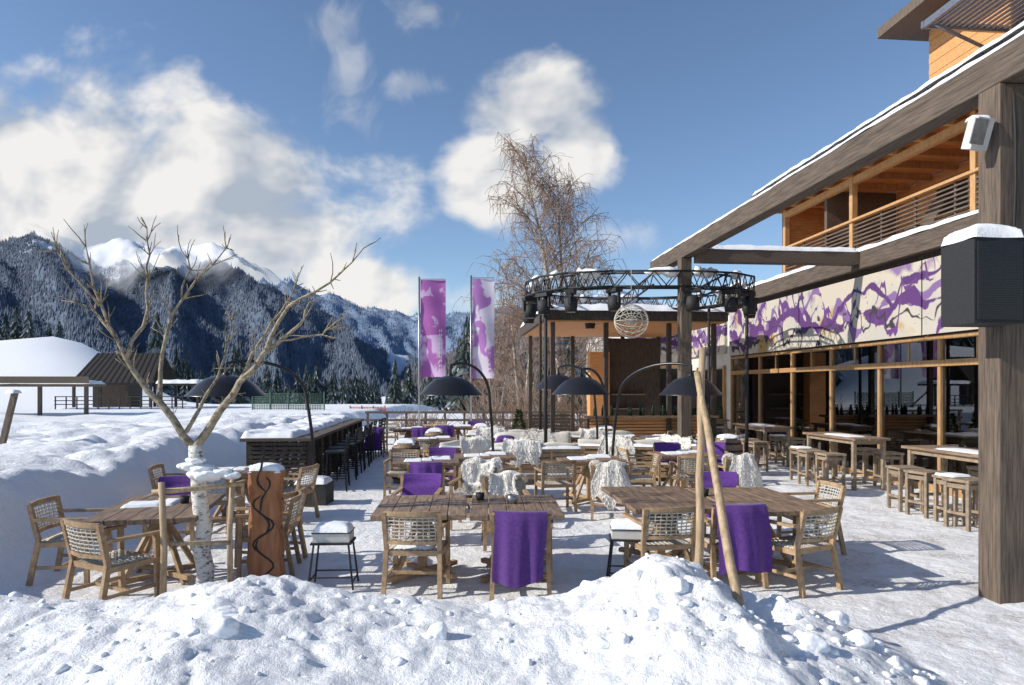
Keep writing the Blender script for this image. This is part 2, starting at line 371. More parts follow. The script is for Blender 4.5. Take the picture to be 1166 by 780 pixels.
# ------------------------------------------------------------ mountains
def ridge(name,prof,D0,D1,m,seed,rough,fmask,tn,th,tm,nu=420,nt_=80,mist=None,gully=9):
    us=np.linspace(prof[0][0],prof[-1][0],nu)
    v=np.interp(us,[p[0] for p in prof],[p[1] for p in prof])
    ts=np.concatenate([np.linspace(0,1,nt_),[1.04,1.1,1.2,1.4]])
    def hz(U,V,Tt):
        D=D0+(D1-D0)*Tt
        crest=2+V*D1
        sh=np.clip(Tt,0,1)**1.15
        z=-35+(crest+35)*sh
        sp=1-np.abs(2*fbm(U*gully,Tt*1.2+U*3,seed,4)-1)*1.6
        z=z+rough*D1*(sp-.5)*np.sin(np.pi*np.clip(Tt,0,1))*.9
        z=z+rough*D1*.25*(fbm(U*60,Tt*14,seed+9,4)-.5)*np.clip(Tt*3,0,1)
        z=np.where(Tt>1,z-(Tt-1)*D1*.5,z)
        return D,z
    U,Tt=np.meshgrid(us,ts); V=np.broadcast_to(v,U.shape)
    D,z=hz(U,V,Tt)
    co=np.stack([(U*D).ravel(),D.ravel(),z.ravel()],1)
    n1,n2=len(us),len(ts); idx=np.arange(n1*n2).reshape(n2,n1)
    q=np.stack([idx[:-1,:-1].ravel(),idx[:-1,1:].ravel(),idx[1:,1:].ravel(),idx[1:,:-1].ravel()],1)
    me=bpy.data.meshes.new(name); fast_mesh(me,co,q)
    a=me.attributes.new('forest','FLOAT','POINT'); a.data.foreach_set('value',fmask(U,Tt,z).ravel().astype(np.float32))
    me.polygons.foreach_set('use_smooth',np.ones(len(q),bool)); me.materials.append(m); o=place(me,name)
    if tn:
        uu=rng.uniform(prof[0][0],prof[-1][0],tn); tt=rng.uniform(.02,1,tn)**.8
        vv=np.interp(uu,us,v); D,z=hz(uu,vv,tt); fm=fmask(uu,tt,z)+(fbm(uu*80,tt*40,seed+3,3)-.5)*.9
        k=fm>.42; uu,D,z=uu[k],D[k],z[k]; x=uu*D
        h=th*rng.uniform(.6,1.3,len(x)); r=h*.2; n=len(x)
        ang=rng.uniform(0,6,n); vs=np.zeros((n,5,3))
        for i in range(4):
            vs[:,i,0]=x+r*np.cos(ang+i*1.5708); vs[:,i,1]=D+r*np.sin(ang+i*1.5708); vs[:,i,2]=z-.1*h
        vs[:,4,0]=x; vs[:,4,1]=D; vs[:,4,2]=z+h
        base=(np.arange(n)*5)[:,None]
        f=np.concatenate([base+np.array([[i,(i+1)%4,4]]) for i in range(4)])
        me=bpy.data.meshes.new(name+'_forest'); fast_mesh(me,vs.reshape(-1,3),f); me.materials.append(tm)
        fo=place(me,name+'_forest'); fo.parent=o
    if mist:
        u0,u1,t0,t1,lift=mist
        U,Tt=np.meshgrid(np.linspace(u0,u1,90),np.linspace(t0,t1,30)); V=np.interp(U,us,v); D,z=hz(U,V,np.minimum(Tt,1))
        D=D0+(D1-D0)*Tt; e=np.sin(np.pi*(U-u0)/(u1-u0))*np.sin(np.pi*(Tt-t0)/(t1-t0))
        z=z+lift*(.5+e*(.6+1.0*fbm(U*14,Tt*5,9,3)))-D1*.1*np.clip(Tt-1.02,0,None)
        co=np.stack([(U*D).ravel(),(D-lift).ravel(),z.ravel()],1)
        idx=np.arange(90*30).reshape(30,90); q=np.stack([idx[:-1,:-1].ravel(),idx[:-1,1:].ravel(),idx[1:,1:].ravel(),idx[1:,:-1].ravel()],1)
        me=bpy.data.meshes.new('mist_cloud'); fast_mesh(me,co,q); a=me.attributes.new('edge','FLOAT','POINT'); a.data.foreach_set('value',e.ravel().astype(np.float32))
        me.polygons.foreach_set('use_smooth',np.ones(len(q),bool))
        mm=bpy.data.materials.new('mist'); mm.use_nodes=True; nt=mm.node_tree; b=nt.nodes['Principled BSDF']
        at=nn(nt,'ShaderNodeAttribute'); at.attribute_name='edge'; tc=nn(nt,'ShaderNodeTexCoord')
        no=nn(nt,'ShaderNodeTexNoise'); no.inputs['Scale'].default_value=.0035; no.inputs['Detail'].default_value=5; no.inputs['Roughness'].default_value=.55; nt.links.new(tc.outputs['Object'],no.inputs['Vector'])
        ad=nn(nt,'ShaderNodeMath',operation='MULTIPLY_ADD'); nt.links.new(no.outputs['Fac'],ad.inputs[0]); ad.inputs[1].default_value=2.2; ad.inputs[2].default_value=-1.0
        a2=nn(nt,'ShaderNodeMath',operation='ADD'); nt.links.new(ad.outputs[0],a2.inputs[0]); nt.links.new(at.outputs['Fac'],a2.inputs[1])
        mr=nn(nt,'ShaderNodeMapRange',interpolation_type='SMOOTHSTEP'); mr.inputs[1].default_value=.1; mr.inputs[2].default_value=1.1; nt.links.new(a2.outputs[0],mr.inputs[0])
        mu=nn(nt,'ShaderNodeMath',operation='MULTIPLY'); nt.links.new(mr.outputs[0],mu.inputs[0]); nt.links.new(at.outputs['Fac'],mu.inputs[1])
        nt.links.new(mu.outputs[0],b.inputs['Alpha']); b.inputs['Base Color'].default_value=(.8,.83,.88,1); b.inputs['Roughness'].default_value=1; b.inputs['Specular IOR Level'].default_value=0
        me.materials.append(mm); place(me,'mist_cloud')
def treemat(name,c1,c2):
    return mat(name,c1,c2,.04,.95,0,vary=0,detail=4,lo=.4,hi=.66)
LM=[(-1.6,.17),(-1.1,.19),(-.9,.2),(-.78,.205),(-.75,.212),(-.725,.216),(-.70,.221),(-.675,.212),(-.654,.202),(-.63,.19),(-.609,.177),(-.58,.178),(-.557,.184),(-.52,.178),(-.493,.17),(-.46,.18),(-.429,.182),(-.4,.17),(-.377,.155),(-.35,.142),(-.326,.126),(-.261,.094),(-.21,.06),(-.171,.042),(-.13,.022),(-.1,-.01)]
FM=[(-.6,.13),(-.42,.135),(-.385,.146),(-.364,.156),(-.345,.15),(-.326,.16),(-.31,.148),(-.29,.137),(-.261,.134),(-.22,.115),(-.184,.112),(-.15,.103),(-.133,.107),(-.055,.109),(.022,.122),(.15,.142),(.228,.116),(.34,.08),(.6,.06),(1.2,.1)]
RM=[(-.165,-.02),(-.145,.004),(-.081,.05),(-.03,.0855),(.035,.115),(.1,.122),(.176,.112),(.25,.1),(.4,.09),(1.2,.1)]
ridge('far_mountain',FM,2600,5200,mountain_mat('far_mtn_hazed',(.15,.21,.31),(.22,.29,.4),(.52,.6,.72)),5,.05,  # aerial haze painted into forest, snow and tree colours as paler blue
      lambda U,t,z:1.05-.6*sst(.6,1.0,t)+.7*(fbm(U*30,t*8,77,4)-.5),26000,20,treemat('far_trees_hazed',(.21,.27,.37),(.13,.18,.27)))
ridge('left_mountain',LM,1000,2900,mountain_mat('left_mtn_hazed',(.085,.115,.165),(.165,.2,.26),(.5,.56,.65)),15,.06,  # bluish distance haze is baked into these base colours, trees included
      lambda U,t,z:1.0-.6*sst(.6,1.0,t)+1.0*(fbm(U*16,t*6,87,4)-.52)-1.6*np.exp(-((U+.165+.04*(t-.6))/.016)**2)*sst(.45,.6,t),60000,14,treemat('left_trees_hazed',(.15,.185,.24),(.075,.1,.145)),mist=(-.74,-.26,.6,1.12,60),gully=7)
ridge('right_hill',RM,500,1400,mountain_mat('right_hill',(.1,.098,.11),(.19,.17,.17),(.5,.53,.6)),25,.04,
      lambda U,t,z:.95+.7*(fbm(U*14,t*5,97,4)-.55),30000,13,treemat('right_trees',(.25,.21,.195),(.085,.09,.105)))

def conifer(mb,x,y,z,h,snowy):
    tiers=int(7+h*.4); 
    for k in range(tiers):
        f=k/tiers; zb=z+h*(.08+.88*f); r=h*.2*(1-f)**.85+.12; seg=9
        ht=h*.2*(1-f*.5); a0=random.uniform(0,6); vs=[]
        for i in range(seg*2):
            a=a0+math.pi*i/seg; rr=r*(random.uniform(.85,1.15) if i%2==0 else random.uniform(.45,.65))
            vs.append((x+rr*math.cos(a),y+rr*math.sin(a),zb-(.06*h if i%2==0 else 0)*(1-f)))
        vs.append((x,y,zb+ht)); n=len(vs)-1
        for i in range(n):
            mb.add([vs[i],vs[(i+1)%n],vs[n]],[(0,1,2)],1 if random.random()<snowy else 0)
    mb.tube([(x,y,z-.5),(x,y,z+h*.3)],.02*h,0,5)
mb=MB()
M_csnow=mat('snowy_conifer',(.36,.4,.45),(.07,.09,.085),1.5,.9,0,vary=0)
for _ in range(22):
    y=random.uniform(112,130); u=random.uniform(-.82,-.66); x=u*y; conifer(mb,x,y,Hs(x,y)-.3,random.uniform(4,8)*(1 if u<-.7 else .7),.3)
for _ in range(44):
    y=random.uniform(95,150); u=random.uniform(-.53,-.38); x=u*y; conifer(mb,x,y,Hs(x,y)-.3,random.uniform(5,12),.3)
for _ in range(260):
    y=random.uniform(150,420); u=random.uniform(-.5,-.1); x=u*y
    if -.2<u<-.13 and random.random()<.75: continue
    conifer(mb,x,y,Hs(x,y)-.5,random.uniform(8,16),.22)
for _ in range(90):
    y=random.uniform(90,240); u=random.uniform(-.08,.35); x=u*y; conifer(mb,x,y,Hs(x,y)-.5,random.uniform(7,15),.2)
mb.obj('distant_conifer_trees',[M_conif,M_csnow])

# ------------------------------------------------------------ bare trees
def rv(s=1): return Vector((random.uniform(-s,s),random.uniform(-s,s),random.uniform(-s,s)))
def limb(mb,p,d,L,r0,r1,n,seg,mat,wob=.15,grav=0):
    pts=[Vector(p)]; d=Vector(d).normalized()
    for i in range(n):
        d=(d+rv(wob)+Vector((0,0,grav))).normalized(); pts.append(pts[-1]+d*L/n)
    mb.tube(pts,[r0+(r1-r0)*i/n for i in range(n+1)],mat,seg)
    return pts
def bare_birch(loc,h,trunks,nb,ntw,name,spread=.32):
    mb=MB()
    for t in range(trunks):
        dx=(t-(trunks-1)/2)*.1
        tp=limb(mb,(dx*.5,0,-.3),(dx,random.uniform(-.05,.05),1),h*(1 if t==0 else .88),.16*h/13,.02,12,8,0,.04)
        for i in range(nb):
            f=.2+.78*(i+random.random())/nb; k=min(11,int(f*12)); q=tp[k].lerp(tp[k+1],f*12-k)
            a=random.uniform(0,6.28); Lb=h*spread*(1-f)**.5*random.uniform(.7,1.1)+.5
            up=.9+.6*f
            bp=limb(mb,q,(math.cos(a),math.sin(a),up),Lb,.035*(1.2-f),.012,5,4,1,.12,-.02)
            for j in range(7):
                g=.22+.78*j/7; kk=min(4,int(g*5)); q2=bp[kk].lerp(bp[kk+1],g*5-kk)
                dd=(bp[kk+1]-bp[kk]).normalized()+rv(.8)
                sp=limb(mb,q2,dd,Lb*.36*random.uniform(.6,1.2)+.2,.014,.009,3,3,1,.2,-.12)
                for w in range(ntw):
                    limb(mb,sp[random.randint(1,3)],rv(1)+Vector((0,0,-.4)),random.uniform(.4,.95),.009,.006,2,3,1,.2,-.45)
    return mb.obj(name,[M_birch,M_twig],loc)
random.seed(21)
bare_birch((2.25,30,-.3),13.2,2,42,6,'bare_birch_tree',.29)
bare_birch((.5,33,-.5),8.8,2,14,3,'bare_birch_tree',.2)
bare_birch((-.9,38,-.5),6.0,3,12,3,'bare_birch_tree',.3)
mb=MB()
for cx,cy,w,h,n in ((-3.9,28.5,1.3,1.5,260),(-1.0,29.5,1.2,2.2,160),(.9,29,1.6,2.9,300),(3.2,29,1.2,2.6,220)):
    for _ in range(n):
        q=(cx+random.uniform(-w,w)*.6,cy+random.uniform(-.7,.7),-.2)
        limb(mb,q,(random.uniform(-.7,.7),random.uniform(-.5,.5),1),h*random.uniform(.5,1),.014,.006,4,3,0,.25)
mb.obj('bare_shrubs',[M_twig])

random.seed(5)
mb=MB(); Y0=6.7
def brp(pts,r0,r1,m=0,seg=8,twigs=5):
    n=len(pts); P=[]
    for i,(x,z,dy) in enumerate(pts): P.append(Vector((x+3.05,dy,z)))
    Q=[]; 
    for i in range(n-1):
        for k in range(3):
            t=k/3; j=.022 if (i+k)>0 else 0
            Q.append(P[i].lerp(P[i+1],t)+rv(j))
    Q.append(P[-1]); N=len(Q)
    mb.tube(Q,[r0+(r1-r0)*i/(N-1) for i in range(N)],m,seg)
    for i in range(2,N):
        for _ in range(twigs if i>N*.35 else 1):
            if random.random()<.5:
                d=(Q[i]-Q[i-1]).normalized()+rv(.9); L=random.uniform(.06,.32)
                t=limb(mb,Q[i],d,L,.007,.003,3,4,m,.25,.08)
                if random.random()<.5: limb(mb,t[1],d+rv(.8),L*.5,.005,.003,2,4,m,.2)
brp([(-3.03,-.05,0),(-3.04,.62,.02),(-3.08,1.14,0),(-3.11,1.42,0)],.085,.062,1,12,0)
brp([(-3.11,1.38,0),(-3.43,1.83,-.05),(-3.73,2.26,-.1),(-3.99,2.78,-.1),(-4.09,3.34,-.15)],.042,.006)
brp([(-3.73,2.26,-.1),(-3.62,2.78,.1),(-3.66,3.21,.15),(-3.69,3.6,.2)],.022,.005)
brp([(-3.43,1.83,-.05),(-3.52,2.34,.15),(-3.34,2.9,.2),(-2.93,3.42,.3)],.025,.005)
brp([(-3.34,2.9,.2),(-3.3,3.2,.3),(-3.42,3.5,.3)],.012,.004)
brp([(-3.99,2.78,-.1),(-4.21,3.12,-.2),(-4.34,3.29,-.2)],.014,.004)
brp([(-3.85,2.5,-.1),(-4.15,2.75,.1),(-4.4,2.85,.1)],.012,.004)
brp([(-3.11,1.4,0),(-2.78,1.91,.05),(-2.44,2.34,.05),(-2.09,2.6,0),(-1.99,2.82,0)],.042,.007)
brp([(-2.44,2.34,.05),(-2.18,2.78,-.1),(-1.75,2.99,-.15),(-1.41,3.32,-.2)],.023,.004)
brp([(-2.78,1.91,.05),(-2.65,2.34,.25),(-2.35,2.78,.3),(-2.22,3.03,.3)],.024,.005)
brp([(-3.2,1.55,0),(-2.98,2.1,.25),(-2.9,2.6,.35)],.022,.005)
brp([(-2.3,2.45,0),(-1.9,2.5,.1),(-1.7,2.7,.1)],.012,.004)
for (x,z,r) in ((.0,1.33,.1),(.05,1.28,.13),(-.12,1.36,.08),(.2,1.3,.08),(.3,1.27,.07),(-.05,1.42,.07)):
    v=ihv*np.array([r*1.3,r,r*.5])*(.7+.6*fbm(ihv[:,0]*2+x,ihv[:,1]*2+ihv[:,2],3,4))[:,None]+np.array([x,-.02,z-.14])
    mb.add(v.tolist(),ihf,2,True)
mb.obj('bare_garden_tree',[M_barkl,M_barkw,M_snow],(-3.05,Y0,0))

mb=MB()
mb.tube([(-3.2,6.25,-.1),(-3.19,6.26,.5),(-3.22,6.27,1.12)],[.034,.03,.03],0,8); mb.tube([(-2.72,6.6,-.1),(-2.73,6.6,.6),(-2.7,6.6,1.1)],[.032,.028,.027],0,8)
mb.tube([(-3.3,6.25,1.03),(-2.95,6.44,1.04),(-2.6,6.62,1.06)],[.026,.024,.022],0,8); mb.tube([(-3.15,6.3,.55),(-2.7,6.55,.5)],.02,0,8)
mb.obj('tree_guard_frame',[M_pole])
mb=MB(); 
def cp(u,v):
    z=-.05+v*1.2; a=u*2*math.pi; w=.17*(1+.06*math.sin(v*7)); 
    x=w*math.copysign(abs(math.cos(a))**.6,math.cos(a)); y=.1*math.copysign(abs(math.sin(a))**.6,math.sin(a))
    g=math.sin(v*13+3*math.sin(u*6.28*2)+u*9)
    k=.93 if abs(g)<.16 else 1
    return (x*k+.01*math.sin(v*20),y*k,z)
mb.grid(cp,72,90,0)
for ph in (0,1.3,2.5,3.6,4.9):
    pts=[( .1*math.sin(ph*3+i*.55)*(.7)+.04*math.sin(i*.8+ph*2),-.104+abs(.1*math.sin(ph*3+i*.55))*.12,.1+ph*.17+i*.042) for i in range(10)]
    mb.tube(pts,[.004]+[.011]*8+[.004],1,6)
mb.snow(-.17,.17,-.1,.1,1.13,.09,2,.02)
mb.box((0,0,1.14),(.3,.17,.02),0)
mb.obj('carved_wooden_post',[M_carve,M_blackm,M_snow],(-2.5,6.95,0))
mb=MB()
def pole(p0,p1,r):
    p0=Vector(p0);p1=Vector(p1);pts=[p0.lerp(p1,i/8)+rv(.008) for i in range(9)]
    mb.tube(pts,[r*(1.15-.3*i/8) for i in range(9)],0,10)
pole((1.70,6.25,.0),(1.76,6.3,2.36),.036); pole((1.64,4.78,.17),(1.69,6.22,2.12),.034)
mb.obj('leaning_wooden_poles',[M_pole])

# ------------------------------------------------------------ furniture meshes
def chair_parts(mb):
    for sx in (-1,1):
        mb.beam((sx*.27,.24,0),(sx*.265,.22,.64),.042,.042,0)
        mb.beam((sx*.27,-.30,0),(sx*.255,-.22,.44),.042,.045,0)
        mb.beam((sx*.255,-.22,.44),(sx*.265,-.30,.81),.042,.042,0)
        mb.beam((sx*.27,.27,.65),(sx*.262,-.27,.655),.055,.028,0)
        mb.beam((sx*.262,.22,.40),(sx*.255,-.22,.40),.03,.05,0)
        mb.beam((sx*.265,.22,.17),(sx*.262,-.26,.17),.024,.03,0)
    mb.beam((-.26,.22,.41),(.26,.22,.41),.03,.05,0); mb.beam((-.25,-.22,.41),(.25,-.22,.41),.03,.05,0)
    mb.beam((-.26,-.02,.17),(.26,-.02,.17),.024,.03,0)
    def yb(x,z): return -.22-(z-.44)*.2-.05*(1-(x/.26)**2)
    for z,h in ((.80,.045),(.52,.035)):
        for i in range(8):
            x0=-.26+.52*i/8; x1=x0+.065
            mb.beam((x0,yb(x0,z),z),(x1,yb(x1,z),z),.026,h,0)
    for k in range(7):
        z=.555+.035*k
        mb.tube([(x,yb(x,z)+(.006 if (i+k)%2 else -.006),z) for i,x in enumerate(np.linspace(-.25,.25,13))],.0075,1,5)
    for x in np.linspace(-.22,.22,9):
        mb.tube([(x,yb(x,.53),.53),(x,yb(x,.66)+.004,.66),(x,yb(x,.79),.79)],.006,1,5)
    for k,y in enumerate(np.linspace(-.2,.2,14)):
        mb.tube([(x,y,.43-.012*(1-(x/.25)**2)+(.005 if (i+k)%2 else -.005)) for i,x in enumerate(np.linspace(-.25,.25,11))],.013,1,5)
    for x in np.linspace(-.22,.22,10): mb.tube([(x,-.21,.432),(x,0,.422),(x,.21,.432)],.011,1,5)
def throw(mb,mi,zend=.2,sd=0,w=.5):
    path=[(-.16,.47),(-.20,.62),(-.235,.78),(-.27,.845),(-.32,.84),(-.35,.77),(-.365,.62),(-.38,.42),(-.39,zend)]
    sk=.04*math.sin(sd*1.7)
    def f(u,v):
        t=v*(len(path)-1); i=min(len(path)-2,int(t)); k=t-i
        y=path[i][0]*(1-k)+path[i+1][0]*k; z=path[i][1]*(1-k)+path[i+1][1]*k
        x=(u-.5)*w*(1.02+.1*v*math.sin(sd+2))+sk*max(0,v-.4)
        am=.017*max(0,v-.42)/.6
        y-=am*(math.sin(u*11+sd+v*2+math.sin(v*4))+.5*math.sin(u*23+sd*2-v*3)) + (.05*(1-(2*u-1)**2) if v>.2 else 0)*.9
        z+=(.03*math.sin(u*5+sd)+.05*(u-.5)*math.sin(sd*3+1))*max(0,(v-.6)/.4)
        return (x+.012*math.sin(v*9+sd),y,z)
    mb.grid(f,34,40,mi)
def fur(mb,mi,sd):
    random.seed(sd)
    path=[(.2,.465),(.0,.475),(-.14,.5),(-.2,.66),(-.25,.86),(-.31,.885),(-.36,.78),(-.385,.56),(-.39,.3)]
    def f(u,v):
        t=v*(len(path)-1); i=min(len(path)-2,int(t)); k=t-i
        y=path[i][0]*(1-k)+path[i+1][0]*k; z=path[i][1]*(1-k)+path[i+1][1]*k
        ww=.58*(.72+.2*math.sin(v*13+sd)*(.5+abs(u-.5))+.12*math.sin(v*5+sd*2))
        x=(u-.5)*ww+.02*math.sin(v*6+sd)
        y-=(.05*(1-(2*u-1)**2))*(1 if v>.3 else 0); y+=.012*math.sin(u*15+v*7)
        z+=(-.1*math.cos(u*6.28*1.5+sd)*max(0,v-.8)/.2) if v>.8 else 0
        return (x,y,z+(.02 if v<.3 else 0)+.02*math.sin(u*9+sd)*(1 if .4<v<.7 else 0))
    mb.grid(f,18,28,mi)
    for _ in range(6000):
        u=random.random();v=random.random()**.85
        if random.random()<.22: u=random.choice((0.01,.99))
        if random.random()<.08: v=.99
        p=Vector(f(u,v))
        cl=math.sin(u*37+sd*3+math.sin(v*21))*.5; cl2=math.cos(v*33+u*11+sd)*.4
        if v>.5: d=Vector(((u-.5)*1.1+cl*.5,-.3,-.95+cl2*.2))
        elif v<.28: d=Vector(((u-.5)*1.4+cl*.6,.6+cl2,.25))
        else: d=Vector(((u-.5)*1.1+cl*.5,.3,-.8+cl2*.3))
        d+=rv(.25); d.normalize(); L=random.uniform(.035,.07); s=d.cross(rv(1)).normalized()*.009
        mb.add([p-s,p+s,p+d*L],[(0,1,2)],mi)
def mk_chair(name,kind,sd=0):
    mb=MB(); chair_parts(mb); mats=[M_chair,M_rope]
    if kind=='t': throw(mb,2,random.choice((.2,.28)),sd); mats.append(M_purple)
    if kind=='f': fur(mb,2,sd); mats.append(M_fur)
    if kind=='p': mb.snow(-.2,.18,-.18,.16,.425,.04,2,.03); mats.append(M_snow)
    return mb.mesh(name,mats)
chairs={'p':[mk_chair('wooden_armchair','x')],'s':[mk_chair('snowy_armchair','p')],
        't':[mk_chair('armchair_with_purple_throw','t',s) for s in (0,2.1,4.4)],'f':[mk_chair('armchair_with_sheepskin','f',s) for s in (1,2,5)]}
CN={'p':'wooden_armchair','s':'wooden_armchair','t':'armchair_with_purple_throw','f':'armchair_with_sheepskin'}
cc=0
def chair(k,x,y,r):
    global cc; cc+=1
    return place(chairs[k][cc%len(chairs[k])],CN[k],(x,y,.005),D2R(r))
random.seed(8)
def table_mesh(w,d,h,sd,snowy=0):
    mb=MB(); random.seed(sd); n=5; pw=w/n
    for i in range(n):
        dl=random.uniform(-.015,.015)
        mb.box((-w/2+pw*(i+.5),dl,h-.025+random.uniform(-.002,.002)),(pw-.005,d+random.uniform(-.02,.02),.05),0)
    mb.box((0,d*.3,h-.075),(w*.8,.07,.045),1); mb.box((0,-d*.3,h-.075),(w*.8,.07,.045),1)
    mb.box((0,0,h/2-.03),(.1,.1,h-.13),1)
    for a in (45,135):
        mb.box((0,0,.045 if a==45 else .075),(w*1.05,.07,.05),1,(0,0,D2R(a)))
    for sx in (-1,1):
        for sy in (-1,1): mb.beam((sx*w*.3,sy*w*.3,.0),(sx*.03,sy*.03,h-.12),.05,.05,1)
    for _ in range(snowy):
        a=random.uniform(-.45,.1)*w; b=random.uniform(-.45,.2)*d
        mb.snow(a,a+random.uniform(.15,.4),b,b+random.uniform(.15,.5),h,.022,2,.025,sd=sd+_,amp=.9)
    return mb.mesh('rustic_wooden_table',[M_table,M_chair,M_snow])
tab1=table_mesh(.93,1.25,.75,1); tab2=table_mesh(1.0,1.6,.75,2,0); tab3=table_mesh(1.0,1.5,.75,3,2); tab4=table_mesh(1.1,.9,.75,4,4)
def table(me,x,y,r): return place(me,'rustic_wooden_table',(x,y,.0),D2R(r),bevel=.006)
table(tab3,-3.68,7.15,13); table(tab1,-.95,7.25,4); table(tab1,.03,7.25,2); table(tab2,1.68,7.75,5); table(tab2,2.72,7.65,6)
for k,x,y,r in [('p',-4.58,7.15,-82),('p',-3.62,6.22,-28),('s',-.93,6.72,-3),('t',.1,6.62,-4),('p',2.85,6.85,28),('t',-4.2,8.5,190),
    ('p',-2.75,7.75,80),('p',1.5,6.95,10),('t',2.2,7.0,8),('t',-1.2,8.75,178),('f',-.08,8.55,185),('f',-.55,9.7,170),
    ('t',2.75,8.95,175),('p',3.6,8.3,95),('p',-2.65,7.4,100)]: chair(k,x,y,r)
for x,y,r in ((-1.45,11.6,5),(1.35,11.9,5),(3.2,12.8,5),(-.5,12.4,5),(-3.1,20.5,5),(-1.9,16.5,5),(3.6,17,5),(-1.7,21.5,5),(-4.1,10.3,8)): table(tab4,x,y,r)
for k,x,y,r in [('t',-1.35,10.75,5),('f',-.45,10.9,-4),('p',-2.0,12.4,180),('f',1.5,10.5,-6),('p',.7,11.1,10),('p',3.1,11.9,0),('f',3.75,11.6,10),
    ('t',3.2,13.8,180),('t',4.1,13.9,170),('p',2.4,13.1,-80),('t',-1.3,12.6,180),('p',2.2,11.8,85),('t',-3.9,19.6,0),('t',-2.6,19.6,5),('p',-1.9,15.6,0),('p',-3.9,21.5,180),
    ('t',-1.1,16.5,90),('t',-2.0,20.6,0),('p',3.1,16.1,0),('f',4.4,16.9,90),('t',-1.2,22.6,180),('p',-5.0,10.2,-80),('s',-4.1,9.5,0),('p',-3.3,10.2,80),('p',-2.7,24,60),('t',2.9,20,0),('p',4.3,18.5,20)]: chair(k,x,y,r)

def sofa_mesh(L,sd,pelt=True):
    mb=MB(); D=.95
    for sx in (-1,1):
        for sy in (-1,1): mb.box((sx*(L/2-.04),sy*(D/2-.04),.3),(.07,.07,.6),0)
        mb.box((sx*(L/2-.04),0,.61),(.09,D,.035),0)
        for z in (.2,.32,.44,.54): mb.box((sx*(L/2-.04),0,z),(.025,D-.15,.06),0)
    mb.box((0,-D/2+.04,.70),(L,.06,.06),0)
    for sx in np.linspace(-1,1,4): mb.box((sx*(L/2-.04),-D/2+.045,.46),(.055,.055,.45),0)
    for z in (.16,.27,.38,.49,.6): mb.box((0,-D/2+.06,z),(L-.1,.022,.075),0)
    mb.box((0,D/2-.05,.22),(L-.1,.03,.1),0); mb.box((0,0,.27),(L-.15,D-.15,.04),0)
    n=2; w=(L-.2)/n
    for i in range(n):
        x=-L/2+.1+w*(i+.5)
        mb.snow(x-w/2+.01,x+w/2-.01,-D/2+.1,D/2-.02,.29,.17,1,.04,.1,sd+i)
        lean=random.uniform(-.05,.05); hh=random.uniform(.38,.44)
        def f(u,v,x=x,i=i):
            a=(u-.5)*2; r=1-abs(a)**4*.16
            th=v*2*math.pi
            b=(1-abs(a)**5)**.5 if abs(a)<1 else 0
            yy=math.copysign(abs(math.cos(th))**.7,math.cos(th))*.095*b; zz=math.copysign(abs(math.sin(th))**.7,math.sin(th))*hh/2*r
            return (x+a*(w/2-.01)+lean*zz,-D/2+.24+yy-.35*zz,.44+hh/2+zz+.015*math.sin(a*4+i+sd))
        mb.grid(f,26,24,1)
    # loose throw pillow
    px=random.choice((-1,1))*(L/2-.35)
    vv=ihv*np.array([.24,.1,.2]); vv[:,0]=np.sign(vv[:,0])*np.abs(vv[:,0]/.24)**.6*.24; vv[:,2]=np.sign(vv[:,2])*np.abs(vv[:,2]/.2)**.6*.2
    mb.add((vv+np.array([px,.02-.1,.62])).tolist(),ihf,3,True)
    mb.snow(-L/2+.05,L/2-.05,-D/2+.0,-D/2+.1,.73,.05,2,.03,.6,sd)
    if pelt:
        x0=random.uniform(-.3,.3)
        def g(u,v):
            pth=[(.3,.49),(.0,.5),(-.13,.62),(-.3,.92),(-.42,.9),(-.5,.72),(-.52,.45)]
            t=v*(len(pth)-1); i=min(len(pth)-2,int(t)); k=t-i
            return (x0+(u-.5)*.66*(1+.15*math.sin(v*9+sd)),pth[i][0]*(1-k)+pth[i+1][0]*k+.012*math.sin(u*14),pth[i][1]*(1-k)+pth[i+1][1]*k+.02*math.sin(u*8+v*5)+(.06*math.cos(u*9) if v>.9 else 0))
        mb.grid(g,16,26,4)
        for _ in range(2400):
            u=random.random(); v=random.random()
            if random.random()<.25: u=random.choice((.01,.99))
            p=Vector(g(u,v)); d=(Vector(((u-.5)*1.1,-.25,-.9)) if v>.6 else Vector(((u-.5)*1.3,.5,.2)))+rv(.4); d.normalize(); s=d.cross(rv(1)).normalized()*.012
            mb.add([p-s,p+s,p+d*random.uniform(.04,.08)],[(0,1,2)],4)
    return mb.mesh('slatted_lounge_sofa',[M_chair,M_cush,M_snow,M_purple,M_fur])
sf1=sofa_mesh(2.0,1); sf2=sofa_mesh(1.5,7); sf3=sofa_mesh(2.1,12)
for me_,x,y,r in ((sf1,.45,14.3,5),(sf2,-1.05,14.7,25),(sf3,2.1,17.6,5),(sf1,-.3,18.4,5),(sf2,3.7,15.3,-40),(sf3,2.4,14.9,-12),(sf3,.55,16.6,185)):
    place(me_,'slatted_lounge_sofa',(x,y,0),D2R(r),bevel=.004)

